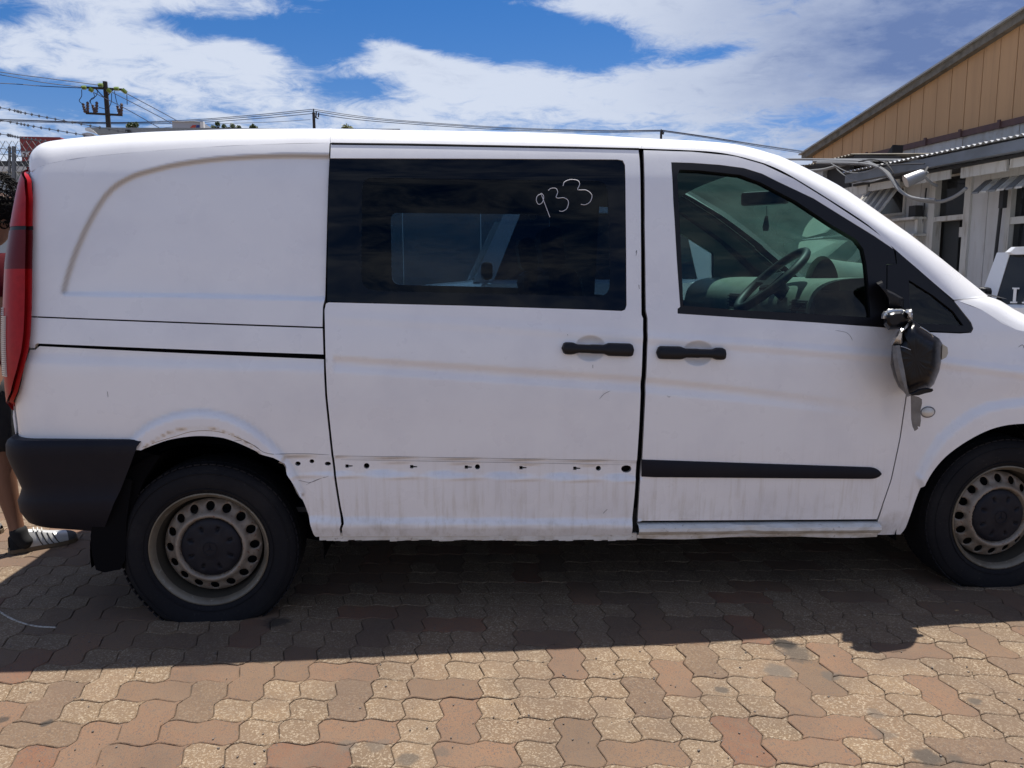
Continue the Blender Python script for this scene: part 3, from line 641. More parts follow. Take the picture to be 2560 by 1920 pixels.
# inner frame behind all the gaps, both sides
outl = X2([(60, 470)]+[(80, 440), (163, 400), (357, 376), (628, 358), (827, 350), (1250, 357), (1603, 363), (1765, 370), (1840, 380), (1910, 398), (1985, 433), (2068, 484), (2170, 551), (2245, 612), (2390, 742), (2480, 790)])
outl = np.vstack([outl, [(3.5, 1.0), (3.9, .8), (3.93, .4), (3.6, .75), (3.2, .82), (2.82, .74)], X2([(2255, 1290), (2180, 1325), (864, 1325), (770, 1270), (720, 1160), (600, 1080), (490, 1060), (360, 1090), (200, 1110), (60, 1090), (40, 1020), (80, 900), (90, 700)])])
fo = X2([(1686, 412), (1800, 416), (1905, 438), (2034, 499), (2121, 553), (2230, 625), (2262, 640), (2420, 815), (2405, 825), (2200, 812), (1700, 776)])
so_ = X2([(890, 430), (1535, 440), (1545, 755), (885, 742)])
panel('inner_frame', outl, rubber, VAN, holes=[fo, so_], sp=.05, depth=.02, dy=.028, feat=False)
# far side of the van
OUTF = X2([(60, 470), (80, 440), (163, 401), (357, 380), (628, 362), (827, 357), (1250, 364), (1603, 371), (1817, 390), (1985, 446), (2068, 497), (2170, 565), (2236, 622), (2385, 752), (2455, 775)])
OUTF = np.vstack([OUTF, [(3.45, 1.05), (3.65, .99), (3.82, .9), (3.94, .75), (3.98, .34), (3.64, .3), (3.5, .62), (3.2, .72), (2.9, .62), (2.78, .3)], X2([(2205, 1340), (790, 1340), (770, 1289), (719, 1183), (627, 1120), (490, 1089), (357, 1123), (150, 1107), (41, 1098), (33, 1027), (60, 921), (80, 800)])])
fo2 = X2([(1699, 424), (1850, 437), (1901, 456), (2080, 563), (2150, 604), (2176, 794), (1708, 764)]); tr2 = X2([(2268, 696), (2330, 737), (2382, 778), (2408, 814), (2275, 806)])
FS = panel('far_side_panel', OUTF, paint, VAN, holes=[gin, fo2, tr2], sp=.04, mirror=True, feat=False, label='opposite side of the body')
panel('far_side_lining', OUTF, headl, FS, holes=[gin, fo2, tr2], sp=.06, mirror=True, dy=.035, feat=False)
panel('far_window', X2([(1690, 415), (1850, 428), (1905, 450), (2085, 555), (2160, 600), (2186, 802), (1700, 772)]), win_far, FS, sp=.06, depth=.004, dy=.02, mirror=True, feat=False)
panel('far_window', gin, win_far, FS, sp=.06, depth=.004, dy=.012, mirror=True, feat=False)
# ------------------------------------------------------------------ roof, pillar, windscreen, bonnet
Tpx = [(71, 408), (76, 390), (88, 370), (112, 356), (157, 348.5), (216, 342), (353, 331), (510, 325), (627, 322), (827, 321.5), (1035, 325.5), (1250, 329), (1446, 336), (1603, 345), (1774, 354), (1860, 365), (1947, 389), (1990, 408), (2034, 430), (2121, 478), (2251, 569)]
SL = .176
def roofrow(S, T, n=10, crown=True):
    S = np.array(S); T = np.array(T); e = .004
    ty = float((np.interp(S[2]+e, _zf, _yf)-np.interp(S[2]-e, _zf, _yf))/(2*e)); v = T-S
    # tangent lines: (ty,1) from S ; (1,SL) back from T
    A = np.array([[ty, 1.0], [1.0, SL]]).T
    try: k = np.linalg.solve(A, np.array([v[1], v[2]])); kk_ = min(max(k[0], .0), v[2]*1.05)
    except Exception: kk_ = v[2]*.8
    K = S+np.array([v[0]*.5, ty*kk_, kk_])
    r = [tuple((1-t)**2*S+2*t*(1-t)*K+t*t*T) for t in np.linspace(0, 1, n)]
    if crown:
        zc = T[2]+.034; C0 = np.array([T[0], T[1]+.2, T[2]+.2*SL*.97]); C1 = np.array([T[0], CY, zc])
        for t in np.linspace(0, 1, 9)[1:]: r.append(tuple((1-t)**2*T+2*t*(1-t)*C0+t*t*C1))
    return r
rows = []; SR = []; TT = []
for i, (s_, t_) in enumerate(zip(SEAM_PX, Tpx)):
    S = side(*s_); f = np.interp(i, [0, 1, 4, 8, 16, 20], [.05, .06, .10, .115, .10, .075]); T = onY(*t_, S[1]+f)
    if i < 1: T[0] = S[0]-.004
    SR.append(S); TT.append(T)
for i in range(17): 
    r = roofrow(SR[i], TT[i])
    if i < 4:   # rear edge curves down and round to the doors
        k = [.80, .5, .25, .10][i]; r = r[:10]+[(p[0]+.00, p[1], r[9][2]+(p[2]-r[9][2])*(1-k)) for p in r[10:]]
    rows.append(r)
def dens(rows, m=4):
    A = np.array(rows); out = []
    for i in range(len(A)-1):
        a = A[max(i-1, 0)]; b = A[i]; c = A[i+1]; d = A[min(i+2, len(A)-1)]
        for k in range(m):
            t = k/m; out.append(.5*((2*b)+(-a+c)*t+(2*a-5*b+4*c-d)*t*t+(-a+3*b-3*c+d)*t**3))
    out.append(A[-1]); return [[tuple(p) for p in r] for r in out]
R2_ = dens(rows); full = [r+[(p[0], 2*CY-p[1], p[2]) for p in r[::-1][1:]] for r in R2_]
# seam in the roof skin above the two door gaps: split the roof in three pressed pieces
def xs(r): return r[0][0]
x1 = S2((829, 357))[0]; x2 = S2((1603, 371))[0]
rf = MB(); rf.grid(full); ROOF = rf.build('roof', paint, VAN, True)
ln = MB(); ln.grid([[(p[0], .95+(p[1]-.95)*.955, p[2]-.045) for p in r] for r in full]); ln.build('headlining', headl, VAN, True)
for nm, xx_ in (('roof_joint', x1), ('roof_joint', x2)):
    i = int(np.argmin([abs(xs(r)-xx_) for r in full])); r = full[i]; sg = MB(); sg.tube([(p[0], p[1]-.0005, p[2]+.0004) for p in r[0:13]], .0008, 4); sg.build(nm, M_('joint_grey', (.45, .45, .46), .6) if nm else None, ROOF, True)
# drip channel above the doors (the black line) 
dc = MB(); dc.tube([side(px, py)+np.array([0, .006, 0]) for px, py in [(829, 361), (1035, 363.5), (1250, 367.5), (1446, 371), (1598, 374.5)]], .008, 6); dc.build('door_seal', rubber, VAN, True)
# A-pillar skins, near and far
def sidept(px, py): return side(px, py)
pr = []; base = [(16, None)]
lowS = [(2236, 622), (2294, 672), (2340, 712), (2386, 751)]; lowT = [(2275, 586), (2340, 636), (2400, 684), (2470, 740)]
PS = SR[16:21]+[side(*p) for p in lowS]; PT = TT[16:21]+[onY(*p, side(*q)[1]+.075) for p, q in zip(lowT, lowS)]
for S, T in zip(PS, PT):
    r = roofrow(S, T, 10, False); r.append(tuple(T+np.array([.0, .02, .0]))); r.append(tuple(T+np.array([-.015, .045, -.03]))); pr.append(r)
pr = dens(pr, 4)
mb = MB(); mb.grid(pr); mb.build('windscreen_pillar', paint, VAN, True)
mb = MB(); mb.grid([[(p[0], 2*CY-p[1], p[2]) for p in r] for r in pr]); mb.build('windscreen_pillar', paint, VAN, True)
pl_m = M_('pillar_grey', (.045, .05, .05), .7)
for sgn in (0, 1):
    g = [[(p[0]-.012, p[1]+.022, p[2]-.016) for p in r[:12]]+[(r[11][0]-.05, r[11][1]+.0, r[11][2]-.05)] for r in pr]
    if sgn: g = [[(p[0], 2*CY-p[1], p[2]) for p in r] for r in g]
    mb = MB(); mb.grid(g); mb.build('pillar_lining', pl_m, VAN, True)
ws = []
for i, r in enumerate(pr):
    T = np.array(r[9]); f = i/(len(pr)-1); bl_ = .17*min(1, f*1.6); a = T+np.array([0, .018, -.002]); b = np.array([a[0], 2*CY-a[1], a[2]])
    ws.append([tuple(a+(b-a)*s_+np.array([bl_*(1-(2*s_-1)**2), 0, .03*(1-(2*s_-1)**2)])) for s_ in np.linspace(0, 1, 17)])
mb = MB(); mb.grid(ws); WS = mb.build('windscreen', win_shield, VAN, True)
for q0, q1 in ((0, 1), (15, 16)):
    mb = MB(); mb.grid([[tuple(np.array(r[q0])*(1-t)+np.array(r[q1])*t+np.array([-.010, 0, -.010])) for t in ((0, .4, .75) if q0 == 0 else (.25, .6, 1))] for r in ws]); mb.build('windscreen_border', interior_d, VAN, True)
# bonnet
T0 = PT[-1]; hs_ = [(side(2392, 752), onY(2472, 742, side(2392, 752)[1]+.08)), (side(2455, 775), onY(2503, 753, side(2455, 775)[1]+.085)), (side(2540, 824), onY(2560, 786, side(2540, 824)[1]+.09))]
def wpt(x, z): return np.array([x, float(Ybase(np.array([x]), np.array([z]))[0]), z])
z3 = hs_[-1][0][2]; x3 = hs_[-1][0][0]
hs_ += [(wpt(3.45, 1.05), wpt(3.45, 1.05)+np.array([0, .10, .055])), (wpt(3.65, .99), wpt(3.65, .99)+np.array([0, .10, .045])), (wpt(3.82, .90), wpt(3.82, .9)+np.array([0, .12, .03])), (wpt(3.94, .75), wpt(3.94, .75)+np.array([.02, .12, .01])), (wpt(3.98, .55), wpt(3.98, .55)+np.array([.03, .12, 0])), (wpt(3.98, .34), wpt(3.98, .34)+np.array([.03, .12, 0]))]
rows = []
for i, (S, T) in enumerate(hs_):
    S = S+Ffeat(S[:1], S[2:])[0]*np.array([0, 1, 0]); r = [tuple(S+(T-S)*t+np.array([0, -.016, .010])*sin(pi*t)) for t in np.linspace(0, 1, 6)]
    zc = .05 if i < 6 else 0; xf = .05+.02*i if i > 1 else .12; xf = [.12, .12, .12, .14, .16, .17, .16, .15, .14][i]
    for s_ in np.linspace(0, 1, 9)[1:]: r.append((T[0]+xf*(1-(1-s_)**2), T[1]+(CY-T[1])*s_, T[2]+zc*(1-(1-s_)**2)))
    rows.append(r)
rows = dens(rows, 3); full = [r+[(p[0], 2*CY-p[1], p[2]) for p in r[::-1][1:]] for r in rows]
mb = MB(); mb.grid(full); mb.build('bonnet', paint, VAN, True)
cw = MB(); a = ws[-1]; cw.grid([[(p[0]-.0, p[1], p[2]+.004) for p in a], [(p[0]+.10, p[1], p[2]-.012) for p in a]]); cw.build('scuttle_panel', black, VAN, True)
# panel seam at the pillar foot
chips('panel_joint', [[(2377, 749.5), (2420, 747), (2468, 743)]], VAN, scr, .001)
# floor, arches, inner bits
fl = MB(); fl.box((1.60, .95, .37), (2.1, 1.83, .10)); fl.box((1.55, .95, .36), (3.9, 1.2, .10)); fl.box((1.62, .95, .27), (2.1, 1.0, .1)); fl.build('floor_pan', under, VAN)
lb = MB(); lb.box((.55, .95, .42), (2.2, 1.6, .02)); lb.build('cargo_floor', interior_d, VAN)
lb = MB(); lb.box((3.1, .95, .75), (.03, 1.6, .75)); lb.build('bulkhead', interior_d, VAN)
for cx_ in (0.0, 3.2):
    for y0, y1 in ((.035, .42), (1.48, 1.865)):
        mb = MB(); rr = .43 if cx_ == 0 else .47
        rows = [[(cx_+rr*cos(a_), y, .29+rr*sin(a_)*1.0) for a_ in np.linspace(radians(-5), radians(185), 30)] for y in (y0, (y0+y1)/2, y1)]; mb.grid(rows)
        w = y1 if y0 < .5 else y0
        mb.add([(cx_, w, .29)]+[(cx_+rr*cos(a_), w, .29+rr*sin(a_)) for a_ in np.linspace(radians(-15), radians(195), 30)], [tuple(range(31))])
        mb.build('wheel_arch_liner', liner, VAN, True)
# side repeater
q = onY(2319, 1030, 0); rp = MB(); x0, z0 = S2((2319, 1030)); y0 = float(Yside(np.array([x0]), np.array([z0]))[0]); rows = []
for k in range(6):
    a_ = k/5*pi/2; rows.append([(x0+.0275*cos(a_)*cos(t), y0-.016*sin(a_), z0+.0195*cos(a_)*sin(t)) for t in np.linspace(0, 2*pi, 25)[:-1]])
rp.grid(rows, True); RPT = rp.build('side_repeater', lampgl, VAN, True)
rp = MB(); rp.tube([(x0+.029*cos(t), y0-.002, z0+.021*sin(t)) for t in np.linspace(0, 2*pi, 25)], .0022, 5, False); rp.build('lamp_ring', scr, RPT, True)
# ------------------------------------------------------------------ wheels
def radial(r, prof): return float(np.interp(r, [p[0] for p in prof], [p[1] for p in prof]))
RIMP = [(0, .060), (.113, .052), (.118, .020), (.126, .016), (.134, .022), (.142, .036), (.172, .052), (.184, .066), (.192, .090)]
def make_wheel(t, cy_sign=1, flat=0., name='wheel'):
    ox, oy, oz = t
    def T_(p): return (ox+p[0], oy+p[1]*cy_sign, oz+p[2])
    def squash(p):
        x, y, z = p
        if flat:
            zmin = -oz+GH
            if z < -.20: k = sm(np.array((-.20-z)/.14)); y = y-.020*float(k)*(1 if y < .09 else -1); x = x*(1+.05*float(k))
            z = max(z, zmin)
        else:
            if z < -.24: k = float(sm(np.array((-.24-z)/.1))); y = y-.008*k*(1 if y < .09 else -1)
            z = max(z, -oz+GH)
        return (x, y, z)
    # tyre: lathe
    prof = [(.208, .020), (.215, .008), (.228, -.004), (.245, -.010), (.262, -.013), (.285, -.012), (.305, -.006), (.318, .004), (.327, .016), (.331, .03), (.333, .05), (.333, .15), (.331, .17), (.318, .196), (.285, .212), (.245, .21), (.215, .192)]
    tb = MB(); n = 96; rows = []
    for k in range(n):
        a_ = 2*pi*k/n; rows.append([T_(squash((r*cos(a_), y, r*sin(a_)))) for r, y in prof])
    rows.append(rows[0]); tb.grid(rows)
    blk = MB(); nb = 72
    for k in range(nb):
        a_ = 2*pi*(k+.5*0)/nb
        for j, yy in enumerate((.022, .058, .10, .142, .178)):
            aa = a_+(.5*2*pi/nb if j % 2 else 0); w = 2*pi/nb*.37; rb = .331 if j in (0, 4) else .333
            P = [(r*cos(b_), y, r*sin(b_)) for r in (rb-.004, rb+.0007) for b_, y in ((aa-w, yy-.014), (aa+w, yy-.014), (aa+w, yy+.014), (aa-w, yy+.014))]
            blk.add([T_(squash(p)) for p in P], [(4, 5, 6, 7), (0, 1, 5, 4), (1, 2, 6, 5), (2, 3, 7, 6), (3, 0, 4, 7)])
    for rr in (.239, .299):
        tb.tube([T_(squash((rr*cos(a_), -.011 if rr < .28 else -.0105, rr*sin(a_)))) for a_ in np.linspace(0, 2*pi, 97)], .0018, 5, False)
    tag = {}
    ty = tb.build('tyre', tyre_m, VAN_W, True); bo = blk.build('tread_block', tyre_m, VAN_W); 
    bo['kind'] = 'stuff'
    # rim flange
    rm = MB(); prof = [(.2005, .020), (.203, .012), (.210, .001), (.217, -.005), (.2215, -.004), (.223, .003), (.219, .012)]
    rows = [[T_((r*cos(a_), y, r*sin(a_))) for r, y in prof] for a_ in np.linspace(0, 2*pi, 97)]; rm.grid(rows)
    rim = rm.build('rim', lip_m, VAN_W, True)
    rb = MB(); rb.grid([[T_((r*cos(a_), y, r*sin(a_))) for r, y in [(.176, .070), (.190, .098), (.196, .060), (.199, .032), (.2008, .019)]] for a_ in np.linspace(0, 2*pi, 97)]); rb.build('rim_barrel', barrel_m, VAN_W, True)
    # disc with 16 holes
    hs = [np.array([(.158*cos(a0)+.0172*cos(b), .158*sin(a0)+.0172*sin(b)) for b in np.linspace(0, 2*pi, 17)[:-1]]) for a0 in (pi/2+2*pi*k/16 for k in range(16))]
    outl_ = np.array([(.183*cos(b), .183*sin(b)) for b in np.linspace(0, 2*pi, 65)[:-1]]); inn = np.array([(.104*cos(b), .104*sin(b)) for b in np.linspace(0, 2*pi, 49)[:-1]])
    extra = []
    vv, ff, loops = cdt2(outl_, hs+[inn], .008)
    V = [T_((p[0], radial(math.hypot(*p), RIMP), p[1])) for p in vv]; F = ff.tolist()
    nv = len(V)
    for l in loops[1:17]:
        b = len(V); V += [(V[i][0], V[i][1]+.008*cy_sign, V[i][2]) for i in l]; nl = len(l); F += [(l[j], l[(j+1) % nl], b+(j+1) % nl, b+j) for j in range(nl)]
    o = mesh('rim_disc', V, F, rim_m, VAN_W, True)
    # hub cap with pockets and emblem
    hs2 = []; pk = []
    for k in range(8):
        a0 = pi/8+2*pi*k/8; c, s_ = cos(a0), sin(a0)
        l = [(r*c-q*s_, r*s_+q*c) for r, q in ((.066, -.0045), (.080, -.0075), (.090, -.006), (.090, .006), (.080, .0075), (.066, .0045))]; hs2.append(np.array(l))
    capo = np.array([(.1125*cos(b), .1125*sin(b)) for b in np.linspace(0, 2*pi, 65)[:-1]])
    vv, ff, loops = cdt2(capo, hs2, .009); CP_ = [(0, .009), (.035, .010), (.038, .013), (.085, .016), (.105, .020), (.1125, .030)]
    V = [T_((p[0], radial(math.hypot(*p), CP_), p[1])) for p in vv]; F = ff.tolist()
    for l in loops[1:]:
        b = len(V); ce = np.mean([V[i] for i in l], 0); V += [tuple(np.array(V[i])*.75+ce*.25+np.array([0, .012*cy_sign, 0])) for i in l]; nl = len(l); F += [(l[j], l[(j+1) % nl], b+(j+1) % nl, b+j) for j in range(nl)]; F.append(tuple(b+j for j in range(nl)))
    hc = mesh('hub_cap', V, F, cap_m, VAN_W, True)
    em = MB(); em.tube([T_((.026*cos(b), .0085, .026*sin(b))) for b in np.linspace(0, 2*pi, 33)], .0014, 5, False)
    for k in range(3):
        a0 = pi/2+2*pi*k/3; em.add([T_(p) for p in ((.003*cos(a0+1.05), .0085, .003*sin(a0+1.05)), (.025*cos(a0), .0085, .025*sin(a0)), (.003*cos(a0-1.05), .0085, .003*sin(a0-1.05)), (0, .0060, 0))], [(0, 1, 3), (1, 2, 3)])
    em.build('emblem', cap_m, VAN_W)
    bk = MB(); bk.grid([[T_((r*cos(a_), y, r*sin(a_))) for r, y in ((.19, .10), (.10, .11), (.02, .11))] for a_ in np.linspace(0, 2*pi, 33)]); bk.build('brake_drum', under, VAN_W)
wh = VAN
for nm, x_, y_, z_, sg, fl_ in (('rear', 0.0, .045, .305, 1, 1), ('front', 3.2, .05, .325, 1, 0), ('r', 0.0, 2*CY-.045, .325, -1, 0), ('f', 3.2, 2*CY-.05, .325, -1, 0)):
    VAN_W = bpy.data.objects.new('wheel', None); VAN_W.location = (x_-1.2, y_-.95, z_); put(VAN_W, VAN)
    if fl_: VAN_W['label'] = 'rear wheel with flat tyre'
    make_wheel((x_, y_, z_), sg, fl_)
# ------------------------------------------------------------------ broken mirror
# arm and its crumpled tape, hanging housing
Z5 = lambda a, b: (2180+.2651*a, 680+.2651*b)
def blobmesh(outline, yf, yb, rings=6, pw=.55, jit=0., seed=1):
    """closed body with the given outline, bulging towards the viewer"""
    rg_ = random.Random(seed); o = resamp(outline, 6, True); c = o.mean(0); rows = []
    for k in range(rings+1):
        t = (k/rings)**1.5; s_ = 1-t; r = []; lift_ = min(1., t/.45); lift_ = (1-(1-lift_)**2)**.5
        for p in o:
            q = c+(p-c)*s_; y = yf[0]+(yf[1]-yf[0])*lift_; P = onY(q[0], q[1], y); r.append(tuple(P+np.array([rg_.uniform(-jit, jit) for _ in range(3)])*(1 if 0 < k < rings-1 else 0)))
        rows.append(r)
    back = [tuple(onY(p[0], p[1], yb)) for p in (c+(o-c)*.97)]
    m = MB(); m.grid([back]+rows, True); m.add(back, [tuple(range(len(back)))]); return m
glossb = M_('glossy_black_housing', (.0035, .004, .007), .30, spec=.3, bump=.0008, bscale=25)
marm = blobmesh([Z5(*p) for p in [(40, 100), (110, 190), (150, 260), (160, 360), (230, 360), (300, 350), (300, 250), (215, 200), (130, 160), (90, 80)]], (-.0, -.03), .05, 4)
MIR = marm.build('mirror_arm', black, VAN, True)
base = blobmesh([Z5(*p) for p in [(105, 410), (130, 380), (190, 358), (300, 350), (370, 370), (378, 430), (350, 480), (300, 510), (240, 540), (150, 545), (110, 500)]], (-.05, -.13), .02, 5, .6)
base.build('mirror_base', glossb, VAN, True)
cr = MB(); rg_ = random.Random(5)
ring = [Z5(*p) for p in [(108, 440), (122, 395), (160, 372), (230, 366), (300, 372), (340, 395), (350, 440), (338, 475)]]
cr.tube([onY(p[0], p[1], -.10) for p in crom(ring, 4)], [.007+rg_.uniform(-.002, .003) for _ in range(len(crom(ring, 4)))], 6)
cr.build('tape_strip', chrome, VAN, True)
cr = blobmesh([Z5(*p) for p in [(300, 372), (320, 352), (372, 350), (380, 385), (385, 455), (350, 450), (335, 400)]], (-.11, -.145), -.09, 3, .5, .004, 3); cr.build('tape_scrap', chrome, VAN)
cr = blobmesh([Z5(*p) for p in [(278, 525), (345, 480), (350, 492), (300, 530), (298, 600), (280, 692), (190, 692), (178, 660), (215, 620), (235, 575)]], (-.11, -.155), -.08, 3, .5, .004, 4); cr.build('tape_scrap', chrome, VAN)
hs = [(285, 520), (300, 490), (345, 470), (390, 460), (450, 505), (560, 580), (640, 630), (672, 680), (668, 740), (650, 860), (630, 940), (590, 1050), (555, 1092), (470, 1125), (400, 1150), (345, 1172), (290, 1140), (240, 1085), (205, 1000), (185, 880), (178, 690), (230, 640), (275, 600)]
hb = blobmesh([Z5(p[0]+rg_.uniform(-12, 12), p[1]+rg_.uniform(-10, 10)) for p in hs], (-.07, -.160), -.045, 9, .45, .0012); hb.build('mirror_housing', glossb, VAN, True)
tp = MB(); L_ = [(192, 695), (198, 800), (215, 920), (245, 1020), (285, 1100), (330, 1160)]; R__ = [(262, 690), (280, 800), (305, 920), (322, 1020), (335, 1100), (350, 1165)]
rows = [[tuple(onY(*Z5(*a), -.150-.025*sin(pi*.8*i/5))), tuple(onY(*Z5((a[0]+b[0])/2, (a[1]+b[1])/2), -.166-.02*sin(pi*.8*i/5))), tuple(onY(*Z5(*b), -.170-.012*sin(pi*.8*i/5)))] for i, (a, b) in enumerate(zip(L_, R__))]
tp.grid(rows); tp.build('tape_strip', tape_g, VAN, True, label='grey tape down the left edge of the hanging mirror')
tp = MB(); tp.prism([onY(*Z5(*p), -.10) for p in [(368, 1160), (440, 1178), (470, 1200), (472, 1240), (458, 1300), (462, 1400), (452, 1460), (430, 1455), (436, 1478), (404, 1500), (385, 1460), (372, 1390)]], (0, .002, 0)); tp.build('tape_tail', tape_g, VAN)
cl = MB(); cl.prism([onY(*Z5(*p), -.165) for p in [(360, 1148), (400, 1134), (450, 1108), (520, 1093), (572, 1102), (578, 1118), (560, 1132), (500, 1145), (440, 1163), (375, 1166)]], (0, .01, 0)); cl.tube([onY(*Z5(*p), -.168) for p in [(365, 1150), (400, 1138), (450, 1112), (520, 1097), (570, 1105)]], .0022, 5); cl.build('clip', glossb, VAN, True)
cl = MB(); cl.prism([onY(*Z5(*p), -.08) for p in [(665, 680), (712, 710), (718, 765), (700, 805), (658, 828)]], (0, .012, 0)); cl.build('plastic_fragment', tan_p, VAN)
cl = MB(); cl.tube([onY(*Z5(*p), -.155) for p in [(458, 520), (500, 545), (560, 585), (578, 612)]], .0022, 5); cl.build('tape_crease', chrome, VAN, True); cl = MB(); cl.tube([onY(*Z5(*p), -.165) for p in [(270, 700), (320, 715), (365, 735)]], .0012, 5); cl.build('tape_crease', chrome, VAN, True)
# ------------------------------------------------------------------ cabin
def onpy(px, py, y): return tuple(onY(px, py, y))
db = MB(); prof = [(2.42, .72), (2.40, .98), (2.36, 1.12), (2.38, 1.24), (2.46, 1.30), (2.62, 1.315), (2.80, 1.30), (2.98, 1.25), (3.02, .75)]
pc = crom(prof, 4); db.grid([[(p[0]+.05*math.sin(pi*t), .13+1.64*t, p[1]) for p in pc] for t in np.linspace(0, 1, 14)]); DASH = db.build('dashboard', dash_m, VAN, True)
hd = MB(); c = onY(2078, 722, .48); rows = []
for i, xo in enumerate((0, .02, .10, .22)):
    rows.append([(c[0]-.05+xo, .48+(.165-.02*i)*cos(a_), c[2]-.005+(.15-.012*i)*sin(a_)) for a_ in np.linspace(0, pi, 20)])
hd.grid(rows); hd.build('instrument_hood', dash_m, DASH, True)
hd = MB(); hd.add([rows[1][k] for k in range(20)], [tuple(range(20))]); hd.build('instrument_face', interior_d, DASH)
for (x_, y_, z_) in ((2.42, .25, 1.19), (2.42, .98, 1.20)):
    v = MB(); v.box((x_-.03, y_, z_), (.03, .16, .07), None, .006)
    for k in range(4): v.box((x_-.05, y_, z_-.024+.016*k), (.012, .14, .004))
    v.build('air_vent', interior_d, DASH)
cc = MB(); cc.box((2.34, .98, 1.05), (.06, .20, .16), Matrix.Rotation(.25, 3, 'Y'), .008)
for i in range(3):
    for j in range(4): cc.box((2.30, .92+.04*j, 1.0+.045*i), (.012, .028, .022), None, .003)
cc.build('centre_console', interior_d, DASH)
bx = MB(); bx.box((2.46, .95, .9), (.2, .34, .5), None, .03); bx.build('gear_console', interior, VAN)
SW = bpy.data.objects.new('steering_wheel', None); c = Vector(onpy(1928, 700, .50)); SW.location = (c.x-1.2, c.y-.95, c.z); put(SW, VAN)
th = radians(42); ex = Vector((cos(th), 0, sin(th))); ey = Vector((0, 1, 0)); en = Vector((-sin(th), .10, cos(th))).normalized(); ey = en.cross(ex).normalized(); ex = ey.cross(en).normalized()
w = MB(); w.tube([c+(ex*cos(a_)+ey*sin(a_))*.185 for a_ in np.linspace(0, 2*pi, 49)], .019, 10, False); w.build('steering_rim', interior_d, SW, True)
w = MB(); 
for a_ in (0.0, pi, -pi/2+.0): pass
for a_ in (pi/2, -pi/2, pi): w.tube([c+(ex*cos(a_)+ey*sin(a_))*.04-en*.02, c+(ex*cos(a_)+ey*sin(a_))*.18], .014, 6)
w.box(c-en*.02, (.11, .13, .05), Matrix((ex, ey, en)).transposed(), .015); w.build('wheel_hub', interior_d, SW)
w = MB(); w.tube([c-en*.03, c-en*.35+ex*.02], .035, 10); w.build('steering_column', interior_d, VAN, True)
# rear-view mirror and hanging air freshener
c = Vector(onpy(1912, 495, .93)); mr = MB(); Rm = Matrix.Rotation(radians(140), 3, 'Z'); mr.box(c, (.235, .035, .068), Rm, .014); RM = mr.build('interior_mirror', interior_d, VAN)
mg = MB(); mg.box(c+Rm @ Vector((0, .0185, 0)), (.215, .003, .052), Rm); mg.build('mirror_glass', M_('mirror_glass', (.75, .8, .8), .03, metal=1), RM)
mr = MB(); mr.tube([c, c+Vector((.09, .0, .06)), c+Vector((.11, 0, .10))], .010, 8); mr.build('mirror_stem', interior_d, RM)
af = MB(); p = Vector(onpy(1917, 515, .90)); q = Vector(onpy(1917, 540, .90)); r_ = Vector(onpy(1915, 572, .90)); af.tube([p, q], .0015, 4); af.prism([q+Vector((-.006, 0, 0)), q+Vector((.006, 0, 0)), r_+Vector((.016, 0, .01)), r_+Vector((.012, 0, -.01)), r_+Vector((-.012, 0, -.01)), r_+Vector((-.016, 0, .01))], (0, .006, 0)); af.build('air_freshener', interior_d, VAN)
# seats (low squab, backs hidden by the door pillar)
for y_ in (.45, 1.40):
    st = MB(); st.box((1.78, y_, .80), (.50, .50, .16), None, .05); st.build('seat_squab', interior_d, VAN)
    st = MB(); st.box((1.44, y_, 1.08), (.14, .48, .56), Matrix.Rotation(-.22, 3, 'Y'), .05); st.build('seat_back', interior_d, VAN)
    st = MB(); st.box((1.36, y_, 1.44), (.10, .26, .18), Matrix.Rotation(-.15, 3, 'Y'), .04); st.build('headrest', interior_d, VAN)
# inner door skins
inn = X2([(1615, 800), (1700, 795), (2200, 828), (2270, 835), (2250, 1000), (2210, 1290), (1600, 1295)])
panel('door_lining', inn, interior, FD, sp=.08, dy=.06, feat=False)
panel('door_lining', inn, interior, FS, sp=.08, dy=.06, feat=False, mirror=True)
# ================================================================== GROUND
JO = (.07, .044, .027)
gm = M_('ground_earth', (.155, .115, .085), .95, noise=[(.8, 6, .35, .7, (.18, .14, .105), .8), (25, 5, .4, .7, (.10, .075, .055), .6)], bump=.006, bscale=12)
g = MB(); g.grid([[(x, y, GH-.035) for x in (-400, -20, 20, 400)] for y in (-400, -20, 20, 400)]); g.build('ground', gm, kind='structure')
sand = M_('joint_sand', JO, .95, noise=[(40, 5, .35, .7, (.05, .04, .03), .8), (9, 4, .45, .7, (.16, .12, .08), .7)], bump=.004, bscale=80)
g = MB(); g.grid([[(x, y, GH-.0062) for x in np.linspace(-3.75, 5.95, 3)] for y in np.linspace(-2.55, 5.65, 3)]); PAVE = g.build('pavement', sand, kind='structure')
STAINS = []
for px, py, r, dk, s_ in [(116, 1808, 14, .03, .9), (688, 1556, 44, .02, .8), (1945, 1678, 40, .10, .85), (1804, 1724, 20, .06, .8), (1990, 1631, 52, .05, .75), (2078, 1689, 26, .08, .8), (2321, 1892, 32, .05, .85), (2437, 1753, 18, .06, .8),
                      (2188, 1785, 24, .10, .6), (2206, 1834, 28, .09, .6), (2385, 1898, 22, .06, .7), (868, 1863, 26, .10, .6), (943, 1863, 26, .10, .6), (1018, 1898, 26, .07, .75), (1105, 1880, 20, .08, .6), (5, 1798, 16, .03, .8), (1960, 1608, 36, .01, .9)]:
    P = onZ(px, py); STAINS.append((P[0], P[1], r/760*1.15, (dk, dk*.8, dk*.62), s_))
